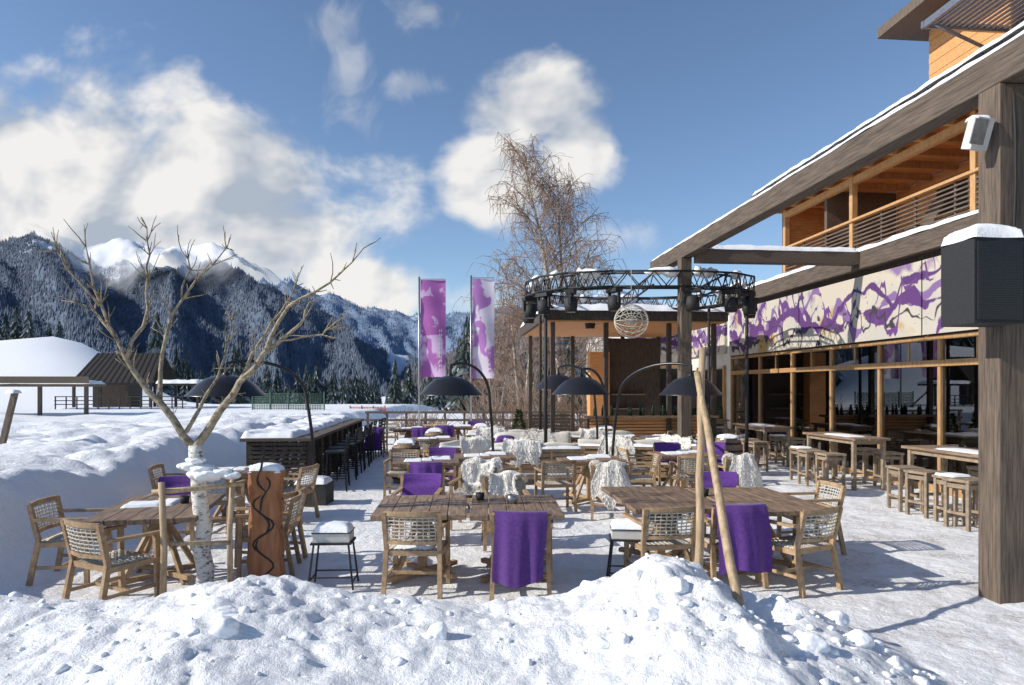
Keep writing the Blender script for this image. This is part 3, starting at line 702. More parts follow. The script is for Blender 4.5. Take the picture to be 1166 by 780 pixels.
mb=MB()
for sx in (-1,1):
    for sy in (-1,1): mb.beam((sx*.22,sy*.15,0),(sx*.17,sy*.12,.44),.018,.018,0)
    mb.beam((sx*.215,-.145,.08),(sx*.215,.145,.08),.014,.014,0)
mb.beam((-.21,-.14,.12),(.21,-.14,.12),.014,.014,0); mb.beam((-.21,.14,.12),(.21,.14,.12),.014,.014,0)
mb.box((0,0,.45),(.4,.3,.02),0); mb.box((0,0,.505),(.36,.26,.09),1); mb.box((0,0,.555),(.38,.28,.012),0)
mb.snow(-.19,.19,-.14,.14,.56,.08,2,.03,.3)
fb=mb.mesh('tabletop_grill_on_stand',[M_blackm,M_plaster,M_snow])
place(fb,'grill_box_on_stand',(-1.79,6.85,0),.05,bevel=.003); place(fb,'grill_box_on_stand',(1.2,7.0,0),-.1,bevel=.003)
def small(name,x,y,z,r,h,m):
    mb=MB(); mb.lathe([(0,0),(r*.8,0),(r,h),(r*.92,h),(r*.74,.01),(0,.01)],(0,0,0),0,20); mb.obj(name,[m],(x,y,z))
small('ash_bowl',-.35,7.5,.752,.05,.08,M_blackm); small('ash_bowl',-.0,7.3,.752,.06,.09,M_steel); small('ash_bowl',2.2,7.8,.752,.05,.08,M_blackm); small('ash_bowl',-3.5,7.3,.752,.05,.08,M_blackm)

# ------------------------------------------------------------ arched dome heaters
def heater(name,x,y,dx,dy,h=2.42,zd=1.86,R=.56):
    mb=MB(); L=math.hypot(dx,dy); ux,uy=dx/L,dy/L
    pts=[(0,0,.2)]
    for i in range(22):
        t=i/21
        if t<.45: s_=0+.10*(t/.45)**2*L; z=.25+(h-.85)*(t/.45)
        else:
            a=(t-.45)/.55*math.pi*.62; s_=.10*L+(L*.9)*(1-math.cos(a))/(1-math.cos(math.pi*.62)); z=h-.6+.6*math.sin(a)
        pts.append((ux*s_,uy*s_,z))
    pts.append((dx,dy,zd+.32))
    mb.tube(pts,.027,0,10)
    prof=[(.0,.33),(.05,.33),(.06,.30),(.16,.285),(.3,.235),(.42,.14),(.5,.05),(.56,0),(.57,-.015),(.55,-.012),(.48,.03),(.38,.11),(.24,.19),(0,.22)]
    mb.lathe([(r*R/.56,z*1.1) for r,z in prof],(dx,dy,zd),0,48)
    mb.lathe([(0,.0),(.09,0),(.11,.06),(.11,.2),(0,.2)],(dx,dy,zd+.01),1,24)
    mb.box((0,0,.18),(.52,.52,.36),1); mb.snow(-.27,.27,-.27,.27,.36,.1,2,.04)
    mb.beam((0,0,.3),(0,0,.5),.07,.07,0)
    return mb.obj(name,[M_black,M_conc,M_snow],(x,y,0),bevel=.004)
heater('arched_dome_heater',-3.38,11.7,-1.22,-.7,R=.62)
heater('arched_dome_heater',-.35,12.9,-.75,-.7)
heater('arched_dome_heater',1.95,14.0,-.62,-.8,2.35)
heater('arched_dome_heater',2.0,15.9,-.9,.3,2.5,1.95)
heater('arched_dome_heater',1.95,13.3,1.25,-1.1)

# ------------------------------------------------------------ bar counter & stools (left)
E=empty('outdoor_bar_counter',(*Bf(-3.2,17.2),0),T)
mb=MB(); L=8.0; w=1.35
for sx in (-1,1):
    for i in range(9): mb.box((sx*(w/2-.12)+random.uniform(-.02,.02),-L/2+.25+i*(L-.5)/8,.48),(.14,.14,.96),0)
    for k in range(11): mb.box((sx*(w/2-.16),0,.08+k*.083),(.03,L-.3,.055),0)
for k in range(11): mb.box((0,-L/2+.12,.08+k*.083),(w-.3,.03,.055),0)
mb.box((0,0,.995),(w,L,.06),1); mb.obj('counter',[M_dark,M_greyY],parent=E,bevel=.005)
mb=MB(); mb.snow(-w/2-.02,w/2-.35,-L/2+.1,L/2,1.025,.1,0,.06,.9,4)
mb.obj('snow_cap',[M_snow],parent=E)
mb=MB()
for sx in (-1,1):
    for sy in (-1,1): mb.beam((sx*.2,sy*.2,0),(sx*.16,sy*.16,.74),.03,.03,0)
    mb.beam((sx*.17,-.17,.74),(sx*.18,-.22,1.06),.03,.03,0)
    mb.beam((sx*.19,-.19,.25),(sx*.19,.19,.25),.022,.022,0)
mb.beam((-.19,.19,.3),(.19,.19,.3),.022,.022,0); mb.beam((-.19,-.19,.2),(.19,-.19,.2),.022,.022,0)
mb.box((0,0,.75),(.4,.4,.04),0)
for z in (.88,.96,1.04): mb.box((0,-.205,z),(.38,.022,.05),0)
bs=mb.mesh('dark_bar_stool',[M_blackm])
for i in range(10):
    x,y=Bf(-2.15+random.uniform(-.06,.06),13.4+i*.8); place(bs,'dark_bar_stool',(x,y,0),T+D2R(90+random.uniform(-12,12)))
mb=MB()
mb.lathe([(0,0),(.26,0),(.3,.2),(.33,.42),(.3,.64),(.26,.84),(.24,.84),(.24,.8),(0,.8)],(0,0,0),0,24)
for z,r in ((.12,.288),(.3,.322),(.55,.322),(.72,.288)): mb.lathe([(r+.002,z-.02),(r+.008,z-.02),(r+.008,z+.02),(r+.002,z+.02)],(0,0,0),1,24)
mb.snow(-.22,.22,-.22,.22,.8,.12,2,.04)
barrel=mb.mesh('wooden_barrel',[M_table,M_blackm,M_snow])
for x,y in ((-2.2,14.2),(-2.0,17.8),(2.6,19),(-.9,20),(4.9,15.5)): place(barrel,'wooden_barrel',(x,y,0))

# ------------------------------------------------------------ right-hand high tables & stools
mb=MB()
for sx in (-1,1):
    for sy in (-1,1): mb.box((sx*.17,sy*.17,.33),(.05,.05,.66),0)
    mb.box((sx*.17,0,.22),(.03,.3,.04),0); mb.box((sx*.17,0,.6),(.03,.3,.06),0)
for sy in (-1,1): mb.box((0,sy*.17,.16),(.3,.03,.04),0); mb.box((0,sy*.17,.6),(.3,.03,.06),0)
mb.box((0,0,.68),(.42,.42,.04),0); stool=mb.mesh('wooden_bar_stool',[M_stoolw])
mb.snow(-.2,.14,-.16,.2,.7,.03,1,.03,.7); stools=mb.mesh('snowy_bar_stool',[M_stoolw,M_snow])
mb=MB()
for i in range(5): mb.box((-.3+.15*i,0,.985),(.146,1.9+random.uniform(-.03,.03),.045),0)
for sx in (-1,1):
    for sy in (-1,1): mb.box((sx*.3,sy*.82,.48),(.07,.07,.965),1)
    mb.box((sx*.3,0,.92),(.03,1.6,.07),1)
for sy in (-1,1): mb.box((0,sy*.82,.92),(.55,.03,.07),1); mb.box((0,sy*.82,.2),(.55,.04,.05),1)
mb.snow(-.3,.1,-.6,.3,1.008,.02,2,.05,.9)
ht=mb.mesh('high_wooden_table',[M_table,M_stoolw,M_snow])
for a,s in ((8.0,9.9),(8.1,13.3),(8.1,17.0),(8.0,20.6)):
    place(ht,'high_wooden_table',(*Bf(a,s),0),T,bevel=.004)
    for i,(da,ds) in enumerate(((-.62,-.6),(-.66,0),(-.6,.55),(.6,-.5),(.62,.3))):
        place(stools if (i+int(s))%3==0 else stool,'wooden_bar_stool',(*Bf(a+da+random.uniform(-.05,.05),s+ds),0),T+random.uniform(-.2,.2),bevel=.004)
for a,s in ((7.3,9.0),(7.3,15.6)): place(stool,'wooden_bar_stool',(*Bf(a,s),0),T+.2,bevel=.004)

# ------------------------------------------------------------ pergola
P=empty('timber_pergola',(0,0,0),T)
mb=MB(); pw=.26
mb.bx(5.17-pw/2,5.17+pw/2,5.94-pw/2,5.94+pw/2,-.1,4.79,0); mb.bx(5.03,5.27,14.35,14.6,-.1,4.79,0)
mb.obj('posts',[M_grey],parent=P,bevel=.012)
mb=MB(); mb.bx(5.05,5.29,5.2,16.7,4.792,5.11,0); mb.bx(8.95,9.2,4.0,22.0,4.56,4.94,0)
mb.obj('long_beams',[M_greyY],parent=P,bevel=.012)
mb=MB(); mb.bx(5.302,8.948,14.1,14.34,4.66,4.93,0); mb.bx(5.302,8.948,5.8,6.06,4.66,4.93,0)
mb.obj('cross_beams',[M_greyY],parent=P,bevel=.012)
mb=MB(); mb.snow(5.05,5.29,5.2,16.7,5.11,.07,0,.06,.35); mb.snow(8.93,9.2,4,22,4.94,.12,0,.15,.4); mb.snow(5.3,8.94,14.08,14.36,4.93,.12,0,.08,.4)
mb.obj('snow_caps',[M_snow],parent=P)
mb=MB(); mb.tube([Vector((*Bf(5.17,5.8),4.7))+Vector((.02*math.sin(i),0,-i*.42)) for i in range(6)],.012,0,6); mb.obj('speaker_cable',[M_blackm])
mb=MB()
mb.box((0,0,0),(.46,.42,.74),0); mb.box((0,-.213,0),(.41,.012,.68),1); mb.box((.27,.12,.05),(.12,.08,.1),1)
for k in range(34): mb.box((0,-.221,-.33+k*.02),(.39,.004,.006),0)
mb.snow(-.24,.24,-.22,.22,.37,.15,2,.03,.3); mb.snow(.3,.42,-.1,.1,-.02,.12,2,.03)
mb.obj('pa_speaker',[M_blackm,M_black,M_snow],(4.21,6.12,2.92),.06,bevel=.02)
mb=MB(); mb.box((0,0,0),(.2,.1,.28),0,(.3,0,.3)); mb.box((-.03,-.06,0),(.16,.01,.22),1,(.3,0,.3)); mb.beam((.05,.05,0),(.2,.1,.05),.03,.03,0); mb.snow(-.09,.1,-.05,.07,.13,.04,2,.02)
mb.obj('floodlight',[M_plaster,M_steel,M_snow],(4.3,6.3,4.33))

# ------------------------------------------------------------ restaurant building
B=empty('alpine_restaurant',(0,0,0),T)
mb=MB()
a=9.22; 
mull=[3.0,4.85,6.7,8.45,10.2,11.98,13.78,15.62,17.5,19.4,21.4]
for s in mull: mb.box((a,s,1.45),(.12,.08,2.9),0)
mb.bx(a-.08,a+.08,3,21.4,2.38,2.50,0); mb.bx(a-.07,a+.07,3,21.4,2.88,2.96,0); mb.bx(a-.06,a+.06,3,21.4,0.0,.14,0)
for s0,s1 in zip(mull[:-1],mull[1:]): 
    mb.box((a,(s0+s1)/2,2.69),(.05,.045,.375),0)
mb.obj('window_frames',[M_orangeV],parent=B,bevel=.006)
mb=MB(); mb.bx(a-.008,a+.008,3,21.35,.145,2.375,0); mb.bx(a-.008,a+.008,3,21.35,2.505,2.875,0); mb.obj('glass_panes',[M_glass],parent=B)
mb=MB()
mb.bx(a,15,2.9,21.5,-.02,.03,0); mb.bx(14.9,15,3,21.5,.03,3,1); mb.bx(a+.1,15,21.42,21.55,.03,3,1); mb.bx(a+.1,14.9,2.8,2.95,.03,3,1)
mb.bx(a+.1,15,3,21.4,2.97,3.05,1)
for s in (5,8,11,14,17,20): mb.box((11.6,s,1.5),(.25,.25,2.9),1)
for s in (6.5,12.5,18.5): mb.bx(14.8,14.89,s-.9,s+.9,.8,2.2,3)
mb.bx(12.6,13.2,7,17,.03,1.1,1); mb.bx(12.5,13.3,6.9,17.1,1.1,1.16,1)
for s in (9.0,12.3,15.6,18.8): mb.lathe([(.02,2.9),(.02,2.25),(.1,2.2),(.22,2.0),(.2,2.0),(.0,2.15)],(10.4,s,0),3,20)
mb.obj('dining_room',[M_floor,M_orange,M_dark,M_plaster],parent=B)
mb=MB()
mb.bx(a-.03,a+.2,2.9,21.5,2.965,4.56,0)
mb.bx(a-.01,10.6,3,21.5,4.58,4.93,0); mb.bx(9.3,10.5,21.4,21.6,0,4.9,0)
mb.obj('fascia_wall',[M_dark],parent=B)
mb=MB()
s0=8.0
for s1 in (12.3,16.9,21.3):
    mb.bx(a-.16,a-.10,s0+.02,s1-.02,2.99,4.42,0); s0=s1
mb.obj('painted_banner_panels',[M_art],parent=B)
mb=MB(); mb.snow(9.2,10.3,3,21.5,4.93,.16,0,.12,.3)
mb.snow(9.3,10.2,3,20.3,7.86,.14,0,.12,.3)
mb.obj('roof_snow',[M_snow],parent=B)
mb=MB()
mb.bx(10.3,10.45,3,20.4,4.95,5.4,1); mb.bx(10.45,13,3,20.4,5.15,5.35,0)
for k in range(27): mb.bx(12.6+(.008 if k%2 else 0),12.8,3,20.4,5.35+k*.08,5.35+k*.08+.074,0)
mb.bx(10.4,12.6,20.3,20.42,5.35,7.6,1)
for k in range(28): mb.bx(10.45,12.6,20.27,20.298,5.36+k*.078,5.36+k*.078+.07,0)
for i in range(32):
    x0=9.62+i*.095
    if x0<12.6: mb.bx(x0,x0+.088,3,20.8,7.55,7.6,0)
for s in np.arange(3.2,20.6,.9): mb.bx(9.7,12.58,s,s+.1,7.38,7.548,2)
mb.bx(9.5,9.6,3,20.9,7.42,7.78,1); mb.bx(9.5,13,3,20.9,7.62,7.86,1)
for s in (4,8.3,12.6,16.7,20.2): mb.box((10.42,s,6.4),(.14,.14,2.1),2)
mb.bx(10.36,10.5,3,20.3,7.2,7.38,2)
for z in (5.5,5.6,5.7,5.8,5.9,6.0,6.1): mb.bx(10.36,10.39,3,20.25,z,z+.035,1)
mb.bx(10.3,10.46,3,20.25,6.22,6.28,2)
for s in np.arange(3.5,20.2,1.2): mb.bx(10.392,10.43,s,s+.05,5.4,6.22,1)
for s0,s1 in ((8.6,11),(14.2,16.5)):
    mb.bx(12.56,12.598,s0,s1,5.4,7.1,3)
    for s in np.linspace(s0,s1,3): mb.bx(12.52,12.556,s-.03,s+.04,5.4,7.15,2)
    mb.bx(12.52,12.555,s0+.05,s1-.05,6.3,6.36,2)
mb.bx(10.46,12.5,11.8,11.95,5.35,7.4,0); mb.bx(10.46,12.5,18.0,18.12,5.35,7.4,1)
for s in (13.2,15.4): mb.beam((11.2,s,5.4),(11.8,s,6.5),.5,.05,1); mb.beam((11.0,s,5.8),(11.6,s,5.8),.5,.05,1)
mb.obj('balcony_and_soffit',[M_orange,M_greyY,M_orangeV,M_black],parent=B)
mb=MB()
for k in range(20): mb.bx(11.6+(.01 if k%2 else 0),15,3,15.5,7.87+k*.137,7.87+k*.137+.13,0)
mb.bx(10.6,15.3,2.8,16,10.62,10.85,1)
mb.bx(11.3,11.598,3,15.4,8.6,8.8,2)
for i in range(15): mb.box((9.75+i*.13,11.6,9.35),(.06,2.8,.02),3,(0,.25,0))
mb.bx(9.6,11.59,10.15,10.2,9.28,9.42,3); mb.bx(9.6,11.59,13.0,13.06,9.28,9.42,3); mb.bx(9.62,9.68,10.2,13.0,9.28,9.42,3)
mb.beam((11.59,10.3,8.6),(9.8,10.3,9.3),.05,.05,3); mb.beam((11.59,12.9,8.6),(9.8,12.9,9.3),.05,.05,3)
for s in (10,13):
    mb.bx(11.54,11.598,s-1,s,8.9,10.2,4); mb.bx(11.5,11.538,s-1.06,s-.98,8.85,10.25,2); mb.bx(11.5,11.538,s-.02,s+.06,8.85,10.25,2)
mb.obj('upper_storey',[M_orange,M_grey,M_orangeV,M_steel,M_black],parent=B)
mb=MB()
mb.bx(7.0,9.3,26,34,-.1,4.5,0); mb.bx(9.3,10.5,21.6,34,-.1,4.9,0)
mb.bx(6.7,10.6,25.6,34.3,4.502,4.75,1)
mb.bx(7.1,8.25,25.93,25.97,3.25,4.1,2); mb.bx(8.3,9.25,25.93,25.97,3.25,4.1,2); mb.bx(9.2,9.29,22.0,25.9,3.1,4.3,2)
for x0 in (7.1,7.85,8.6): 
    mb.bx(x0,x0+.68,25.94,25.98,.1,2.7,3)
    mb.bx(x0-.04,x0+.04,25.88,25.94,.0,2.85,4); 
mb.bx(7.0,9.28,25.86,25.94,2.72,2.85,4)
for s in (22.2,23.4,24.6): mb.bx(9.25,9.295,s,s+1.0,.1,2.6,3); mb.bx(9.2,9.295,s-.12,s-.02,0,2.7,4)
mb.obj('rear_wing',[M_plaster,M_dark,M_art,M_black,M_orangeV],parent=B)
mb=MB(); mb.snow(6.7,10.6,25.6,34.3,4.75,.25,0,.15,.3); mb.obj('wing_snow',[M_snow],parent=B)
for s in (9.5,12,14.6,17.1,19.3):
    place(tab1,'rustic_wooden_table',(*Bf(10.4,s),.03),T)
    for da,r in ((-.75,-90),(.75,90)): place(chairs['p'][0],'wooden_armchair',(*Bf(10.4+da*.95,s+random.uniform(-.1,.1)),.03),T+D2R(r))
mb=MB(); mb.lathe([(.0,0)]+[(.28*math.sin(math.pi*i/12),.28-.28*math.cos(math.pi*i/12)) for i in range(1,12)]+[(0,.56)],(0,0,0),0,24); mb.obj('yellow_ball_lamp',[M_yellow],(*Bf(9.75,13.2),.03))

# ------------------------------------------------------------ bar pavilion
PV=empty('bar_pavilion',(*Bf(5.3,21.2),0),T)
mb=MB()
mb.bx(-2.7,2.5,-2.8,3,3.82,4.08,1)
for i in range(26): mb.bx(-2.6+i*.195,-2.6+i*.195+.185,-2.75,2.95,3.78,3.817,0)
for x in (-2.4,-.9,.9,2.2):
    for y in (-2.5,2.6): mb.box((x,y,1.88),(.12,.12,3.78),1)
mb.bx(-1.4,2.2,-2.42,-2.3,0,1.12,1); mb.bx(-1.55,2.3,-2.65,-2.15,1.12,1.18,2)
for k in range(12): mb.bx(-1.35,2.15,-2.46,-2.425,.05+k*.09,.12+k*.09,0)
mb.bx(.3,2.2,2.4,2.5,0,3.7,1); mb.bx(.4,1.6,2.2,2.38,1.2,1.24,2); mb.bx(.4,1.6,2.2,2.38,1.7,1.74,2)
mb.bx(-.4,.28,2.0,2.5,0,3.2,0)
for k in range(8): mb.bx(-2.35,-1.0,2.44,2.48,.1+k*.12,.19+k*.12,1)
mb.obj('structure',[M_orange,M_dark,M_table],parent=PV)
mb=MB()
for i in range(26):
    x=random.uniform(-1.3,2.1); mb.lathe([(0,0),(.04,0),(.04,.18),(.015,.24),(.015,.3),(0,.3)],(x,-2.4+random.uniform(-.15,.15),1.182),0,8)
mb.obj('bottles',[M_bottle],parent=PV)
mb=MB(); mb.snow(-2.75,2.55,-2.85,3.05,4.08,.2,0,.12,.4); mb.obj('roof_snow',[M_snow],parent=PV)

mb=MB(); cx,cy,rx,ry=3.05,17.0,2.75,2.4; N=16
def tp(i,r,z): 
    a=2*math.pi*(i+.5)/N; c=math.cos(a); s=math.sin(a)
    return Vector((cx+(rx+r)*math.copysign(abs(c)**.7,c),cy+(ry+r)*math.copysign(abs(s)**.7,s),z))
for i in range(N):
    q=[[tp(i+k,r,z) for r,z in ((0,4.15),(0,4.48),(-.3,4.48),(-.3,4.15))] for k in (0,1)]
    for k in range(4): mb.tube([q[0][k],q[1][k]],.024,0,6)
    for j in range(3):
        t0=j/3;t1=(j+.5)/3;t2=(j+1)/3
        for (k1,k2) in ((0,1),(3,2),(0,3)):
            mb.tube([q[0][k1].lerp(q[1][k1],t0),q[0][k2].lerp(q[1][k2],t1)],.012,0,4); mb.tube([q[0][k2].lerp(q[1][k2],t1),q[0][k1].lerp(q[1][k1],t2)],.012,0,4)
for x in (-1.6,0,1.6):
    for z in (4.2,4.45): mb.tube([(cx+x,cy-ry*.95,z),(cx+x,cy+ry*.95,z)],.022,0,6)
    for j in range(12): 
        y=cy-ry*.95+j*ry*1.9/12; mb.tube([(cx+x,y,4.2 if j%2 else 4.45),(cx+x,y+ry*1.9/12,4.45 if j%2 else 4.2)],.012,0,4)
for i in (1,6,9,14): 
    p=tp(i,-.15,0); mb.tube([(p.x,p.y,0),(p.x,p.y,4.2)],.04,0,8)
for i in range(N):
    a_,b_=tp(i,-.15,4.48),tp(i+1,-.15,4.48)
    for _ in range(2):
        if random.random()<.65:
            t0=random.uniform(0,.5); t1=t0+random.uniform(.25,.5)
            pts=[a_.lerp(b_,t0+(t1-t0)*k/6)+Vector((random.uniform(-.04,.04),0,random.uniform(-.02,.03))) for k in range(7)]
            mb.tube(pts,[.02]+[.06+random.uniform(0,.07) for _ in range(5)]+[.02],1,8)
mb.obj('lighting_truss_ring',[M_blackm,M_snow])
mb=MB()
mb.lathe([(0,.0),(.11,0),(.13,.12),(.12,.26),(0,.3)],(0,0,-.42),0,16); mb.beam((-.15,0,-.28),(-.15,0,-.05),.03,.05,0); mb.beam((.15,0,-.28),(.15,0,-.05),.03,.05,0); mb.box((0,0,-.04),(.32,.16,.07),0); mb.lathe([(.0,0),(.09,0)],(0,0,-.425),1,16)
sp=mb.mesh('stage_spotlight',[M_blackm,M_steel])
for i in (7,8,9,10,11,12,13,14,15,2,4): 
    p=tp(i,-.1,4.12); o=place(sp,'stage_spotlight',p,random.uniform(0,3),scale=1.15)
mb=MB(); R=.36
def ring(r,ax,seg=24,rad=.008,c=(0,0,0)):
    M=Matrix.Rotation(ax[0],3,'X')@Matrix.Rotation(ax[1],3,'Y')
    pts=[Vector(c)+M@Vector((r*math.cos(2*math.pi*k/seg),0,r*math.sin(2*math.pi*k/seg))) for k in range(seg+1)]
    mb.tube(pts,rad,0,5)
for i in range(8): ring(R,(i*.4,i*.7))
for i in range(8):
    an=i*math.pi/8; mb.tube([(R*math.cos(an),0,R*math.sin(an)),(-R*math.cos(an),0,-R*math.sin(an))],.006,0,4)
for k in (.12,.24): ring(k,(0,0))
mb.tube([(0,0,R),(0,0,R+.75)],.006,0,4)
mb.obj('wire_pendant_ornament',[M_rope],(2.55,14.6,3.4))

def flag(x,y,w,m,z0,z1,word):
    E=empty('banner_flag',(x,y,0)); mb=MB(); mb.tube([(0,0,-.4),(0,0,z1+.12)],.035,0,10); mb.beam((0,0,z1+.03),(w+.05,0,z1+.03),.03,.03,0); mb.obj('pole',[M_steel],parent=E)
    fy=lambda u,v:.06*math.sin(u*5+v*4)*(1-v*.6)+.02*math.sin(v*20)
    mb=MB(); mb.grid(lambda u,v:(.05+u*w,fy(u,v),z0+(z1-z0)*v),14,30,0)
    for k in range(word):
        v=.06+k*.045
        for j in range(2):
            u0=.74+j*.07; mb.grid(lambda a_,b_:(.05+(u0+a_*.045)*w,fy(u0+a_*.045,v+b_*.024)-.006,z0+(z1-z0)*(v+b_*.024)),3,3,1)
    mb.obj('cloth',[m,M_plaster if word>6 else M_flag1],parent=E)
flag(-3.4,25,.92,M_flag1,2.35,5.9,10); flag(-1.5,25,.8,M_flag2,2.3,5.95,6)

mb=MB()
for i in range(16):
    x=-5.6+i*.75; mb.box((x,26.5,.5),(.08,.08,1.05),0)
for z in (.4,.7,1.0): mb.box((0,26.44,z),(11.4,.03,.09),0)
mb.obj('timber_terrace_railing',[M_greyY])
M_box=mat('box_shrub',(.07,.11,.035),(.02,.04,.015),10,.9,0)
def planter(x,y,h=.9):
    mb=MB(); mb.box((0,0,.22),(.42,.42,.44),0); 
    for _ in range(700):
        t=random.random(); a_=random.uniform(0,6.28); r=(.27*(1-t)+.03)*random.uniform(.5,1.05); p=Vector((r*math.cos(a_),r*math.sin(a_),.42+t*h)); d=Vector((math.cos(a_),math.sin(a_),.5))+rv(.5); s=d.cross(rv(1)).normalized()*.02
        mb.add([p-s,p+s,p+d*.07],[(0,1,2)],1)
    mb.obj('potted_conifer',[M_conc,M_box],(x,y,0))
for x,y in ((4.8,19.0),(5.6,21),(7.1,23),(4.6,16.2),(.2,19.8)): planter(x,y)

# ------------------------------------------------------------ left distance
HT=empty('ski_lift_station',(-25.3,45,.35),.1); HT.scale=(.82,.82,.9)
mb=MB()
mb.add([(-3.1,-2.6,2.1),(2.9,-2.6,2.1),(2.4,.6,4.3),(-2.6,.6,4.3),(-3.1,3,2.3),(2.9,3,2.3),(-3.1,-2.6,1.95),(2.9,-2.6,1.95)],[(0,1,2,3),(3,2,5,4),(6,7,1,0)],0)
for i in range(14): mb.beam((-3+i*.45,-2.62,2.14),(-2.55+i*.38,.58,4.34),.03,.03,0)
mb.obj('shingle_roof',[M_shing],parent=HT)
mb=MB()
for x in (-2.9,-1,1,2.7):
    for y in (-2.4,2.6): mb.box((x,y,1),(.18,.18,2.2),0)
mb.bx(-2.8,0,.2,2.6,0,2.2,0); mb.bx(-3.4,6,-4.2,-2.7,.1,.3,0)
for i in range(13): mb.box((-3.3+i*.75,-4.15,.7),(.07,.07,.9),0)
for z in (.6,.85,1.12): mb.bx(-3.4,6,-4.12,-4.08,z,z+.06,0)
mb.bx(3.2,6.3,-2.6,-.4,1.9,2.05,0); mb.box((3.3,-2.5,1),(.15,.15,2),0); mb.box((6.2,-2.5,1),(.15,.15,2),0)
mb.beam((6.2,-2.5,2),(8.5,-2.5,.2),.1,.1,0)
mb.obj('frame_and_deck',[M_dark],parent=HT)
mb=MB(); mb.snow(3.1,6.4,-2.7,-.3,2.05,.25,0,.15); mb.snow(-3.4,6,-4.1,-2.9,.3,.1,0,.2); mb.obj('snow_cap',[M_snow],parent=HT)
mb=MB(); mb.box((0,0,2.05),(7,1.6,.12),0); mb.box((0,-.8,2.3),(7,.05,.3),0)
for x in (-3,-1,1,3): mb.box((x,0,1.2),(.14,.14,1.7),0)
mb.snow(-3.5,3.5,-.7,.75,2.11,.16,1,.15); mb.obj('raised_timber_platform',[M_greyY,M_snow],(-22.5,31,.0),.1)
mb=MB(); mb.beam((-.1,0,0),(.22,0,1.3),.09,.07,0); mb.snow(.1,.3,-.1,.1,1.28,.08,1,.03); mb.obj('leaning_marker_post',[M_grey,M_snow],(-9.1,12.2,.6))
def netfence(name,x0,x1,y,z0,h,m,n):
    mb=MB()
    for i in range(n+1):
        x=x0+(x1-x0)*i/n; mb.tube([(x,y,z0-.4),(x,y,z0+h+.1)],.04,0,6)
    for k in range(int((x1-x0)/.1)): mb.tube([(x0+k*.1,y,z0),(x0+k*.1,y+.01,z0+h)],.022,0,3)
    for k in range(int(h/.1)+1): mb.tube([(x0,y,z0+k*.1),(x1,y,z0+k*.1)],.022,0,3)
    mb.obj(name,[m,M_pole])
netfence('green_safety_net_fence',-15.2,-11.0,40,.3,1.3,M_green,4)
netfence('red_safety_net_fence',-10.2,-8.0,43,-.1,.8,M_red,3)

# ------------------------------------------------------------ light, sky, camera
SUN_EL=D2R(30); sx,sy=-1,-.22; nrm=math.hypot(sx,sy)
sd=Vector((sx/nrm*math.cos(SUN_EL),sy/nrm*math.cos(SUN_EL),math.sin(SUN_EL)))
sl=bpy.data.lights.new('sun','SUN'); sl.energy=5.0; sl.angle=D2R(.5); sl.color=(1,.94,.85)
so=bpy.data.objects.new('sun',sl); scene.collection.objects.link(so); so.rotation_euler=sd.to_track_quat('Z','Y').to_euler()
w=bpy.data.worlds.new('World'); scene.world=w; w.use_nodes=True; nt=w.node_tree; nt.nodes.clear(); L=nt.links
out=nn(nt,'ShaderNodeOutputWorld'); sky=nn(nt,'ShaderNodeTexSky'); sky.sky_type='NISHITA'; sky.sun_disc=False; sky.sun_elevation=SUN_EL
sky.sun_rotation=math.atan2(sd.x,sd.y); sky.altitude=1200; sky.air_density=1.0; sky.dust_density=.4; sky.ozone_density=2.5
bg=nn(nt,'ShaderNodeBackground'); bg.inputs[1].default_value=.15; L.new(sky.outputs[0],bg.inputs[0])
tc=nn(nt,'ShaderNodeTexCoord'); sep=nn(nt,'ShaderNodeSeparateXYZ'); L.new(tc.outputs['Generated'],sep.inputs[0])
def mth(op,a,b=None,c=None):
    n=nn(nt,'ShaderNodeMath',operation=op)
    for i,v in enumerate((a,b,c)):
        if v is None: continue
        if isinstance(v,(int,float)): n.inputs[i].default_value=v
        else: L.new(v,n.inputs[i])
    return n.outputs[0]
yy=mth('MAXIMUM',sep.outputs[1],.05); u=mth('DIVIDE',sep.outputs[0],yy); v=mth('DIVIDE',sep.outputs[2],yy)
cv=nn(nt,'ShaderNodeCombineXYZ'); L.new(u,cv.inputs[0]); L.new(v,cv.inputs[1])
def noise_(scale,detail,rough,off=(0,0,0),stretch=(1,1.3,1),dist=0):
    mp=nn(nt,'ShaderNodeMapping'); mp.inputs['Location'].default_value=off; mp.inputs['Scale'].default_value=stretch; L.new(cv.outputs[0],mp.inputs[0])
    n=nn(nt,'ShaderNodeTexNoise'); n.noise_dimensions='2D'; n.inputs['Scale'].default_value=scale; n.inputs['Detail'].default_value=detail; n.inputs['Roughness'].default_value=rough; n.inputs['Distortion'].default_value=dist
    L.new(mp.outputs[0],n.inputs['Vector']); return n.outputs['Fac']
def blob(b):
    a_=mth('DIVIDE',mth('SUBTRACT',u,b[0]),b[2]); c_=mth('DIVIDE',mth('SUBTRACT',v,b[1]),b[3])
    r=mth('SQRT',mth('ADD',mth('MULTIPLY',a_,a_),mth('MULTIPLY',c_,c_))); return mth('SUBTRACT',1,r)
def field(bl):
    r=None
    for b in bl:
        m_=blob(b); r=m_ if r is None else mth('MAXIMUM',r,m_)
    return mth('MAXIMUM',r,-1.5)
thick=field([(-.72,.31,.36,.18),(-.44,.30,.27,.12),(-.36,.22,.22,.12),(-.6,.2,.4,.14),(-.24,.145,.14,.065),(.03,.405,.12,.075),(-.02,.315,.09,.08),(.09,.35,.08,.08),(-1.2,.3,.4,.2)])
thin=field([(-.24,.42,.045,.11),(-.265,.53,.05,.06),(-.15,.44,.05,.025),(-.13,.55,.07,.035),(.17,.22,.07,.04),(-.1,.125,.2,.04)])
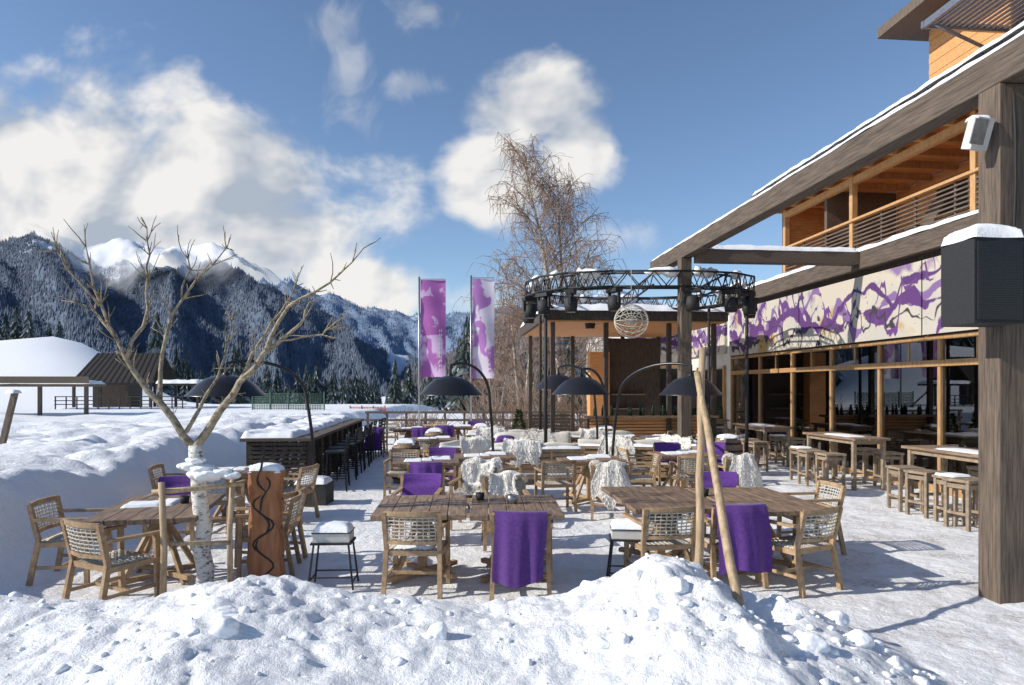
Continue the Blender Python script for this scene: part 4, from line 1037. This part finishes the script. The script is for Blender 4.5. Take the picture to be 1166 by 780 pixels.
nA=noise_(5,8,.56,(0.4,0,0),dist=.15); nB=noise_(12,4,.6,(3,1,0),stretch=(1.2,.8,1),dist=.5)
def sm(x,a,b):
    n=nn(nt,'ShaderNodeMapRange',interpolation_type='SMOOTHSTEP'); L.new(x,n.inputs[0]); n.inputs[1].default_value=a; n.inputs[2].default_value=b; return n.outputs[0]
d1=mth('MULTIPLY_ADD',mth('SUBTRACT',nA,.5),1.5,thick); m1=sm(d1,-.06,.42)
d2=mth('MULTIPLY_ADD',mth('SUBTRACT',nB,.5),2.4,thin); m2=mth('MULTIPLY',sm(d2,.0,1.2),.45)
front=sm(sep.outputs[1],.0,.15); mk=mth('MULTIPLY',mth('MAXIMUM',m1,m2),front); mk=mth('MULTIPLY',mk,.97)
nS=noise_(5,4,.5,(.4-.035,.05,0),dist=.15); nS0=noise_(5,4,.5,(.4,0,0),dist=.15)
sh=mth('ADD',mth('MULTIPLY',mth('SUBTRACT',nS0,nS),2.6),.56); sh=mth('ADD',sh,mth('MULTIPLY',mth('SUBTRACT',nA,.5),.6))
cr=nn(nt,'ShaderNodeValToRGB'); e=cr.color_ramp.elements; e[0].position=.1; e[0].color=(.46,.52,.61,1); e[1].position=.78; e[1].color=(.97,.95,.92,1); L.new(sh,cr.inputs[0])
bg2=nn(nt,'ShaderNodeBackground'); L.new(cr.outputs[0],bg2.inputs[0]); bg2.inputs[1].default_value=.94
mxs=nn(nt,'ShaderNodeMixShader'); L.new(mk,mxs.inputs[0]); L.new(bg.outputs[0],mxs.inputs[1]); L.new(bg2.outputs[0],mxs.inputs[2]); L.new(mxs.outputs[0],out.inputs[0])
w.cycles.sampling_method='MANUAL'; w.cycles.sample_map_resolution=512

cam=bpy.data.cameras.new('camera'); cam.lens=24; cam.sensor_width=36; cam.shift_y=.043; cam.clip_start=.05; cam.clip_end=20000
co_=bpy.data.objects.new('camera',cam); scene.collection.objects.link(co_); co_.location=(0,0,2); co_.rotation_euler=(math.pi/2,0,0); scene.camera=co_
scene.view_settings.view_transform='Standard'; scene.view_settings.look='None'; scene.view_settings.exposure=0
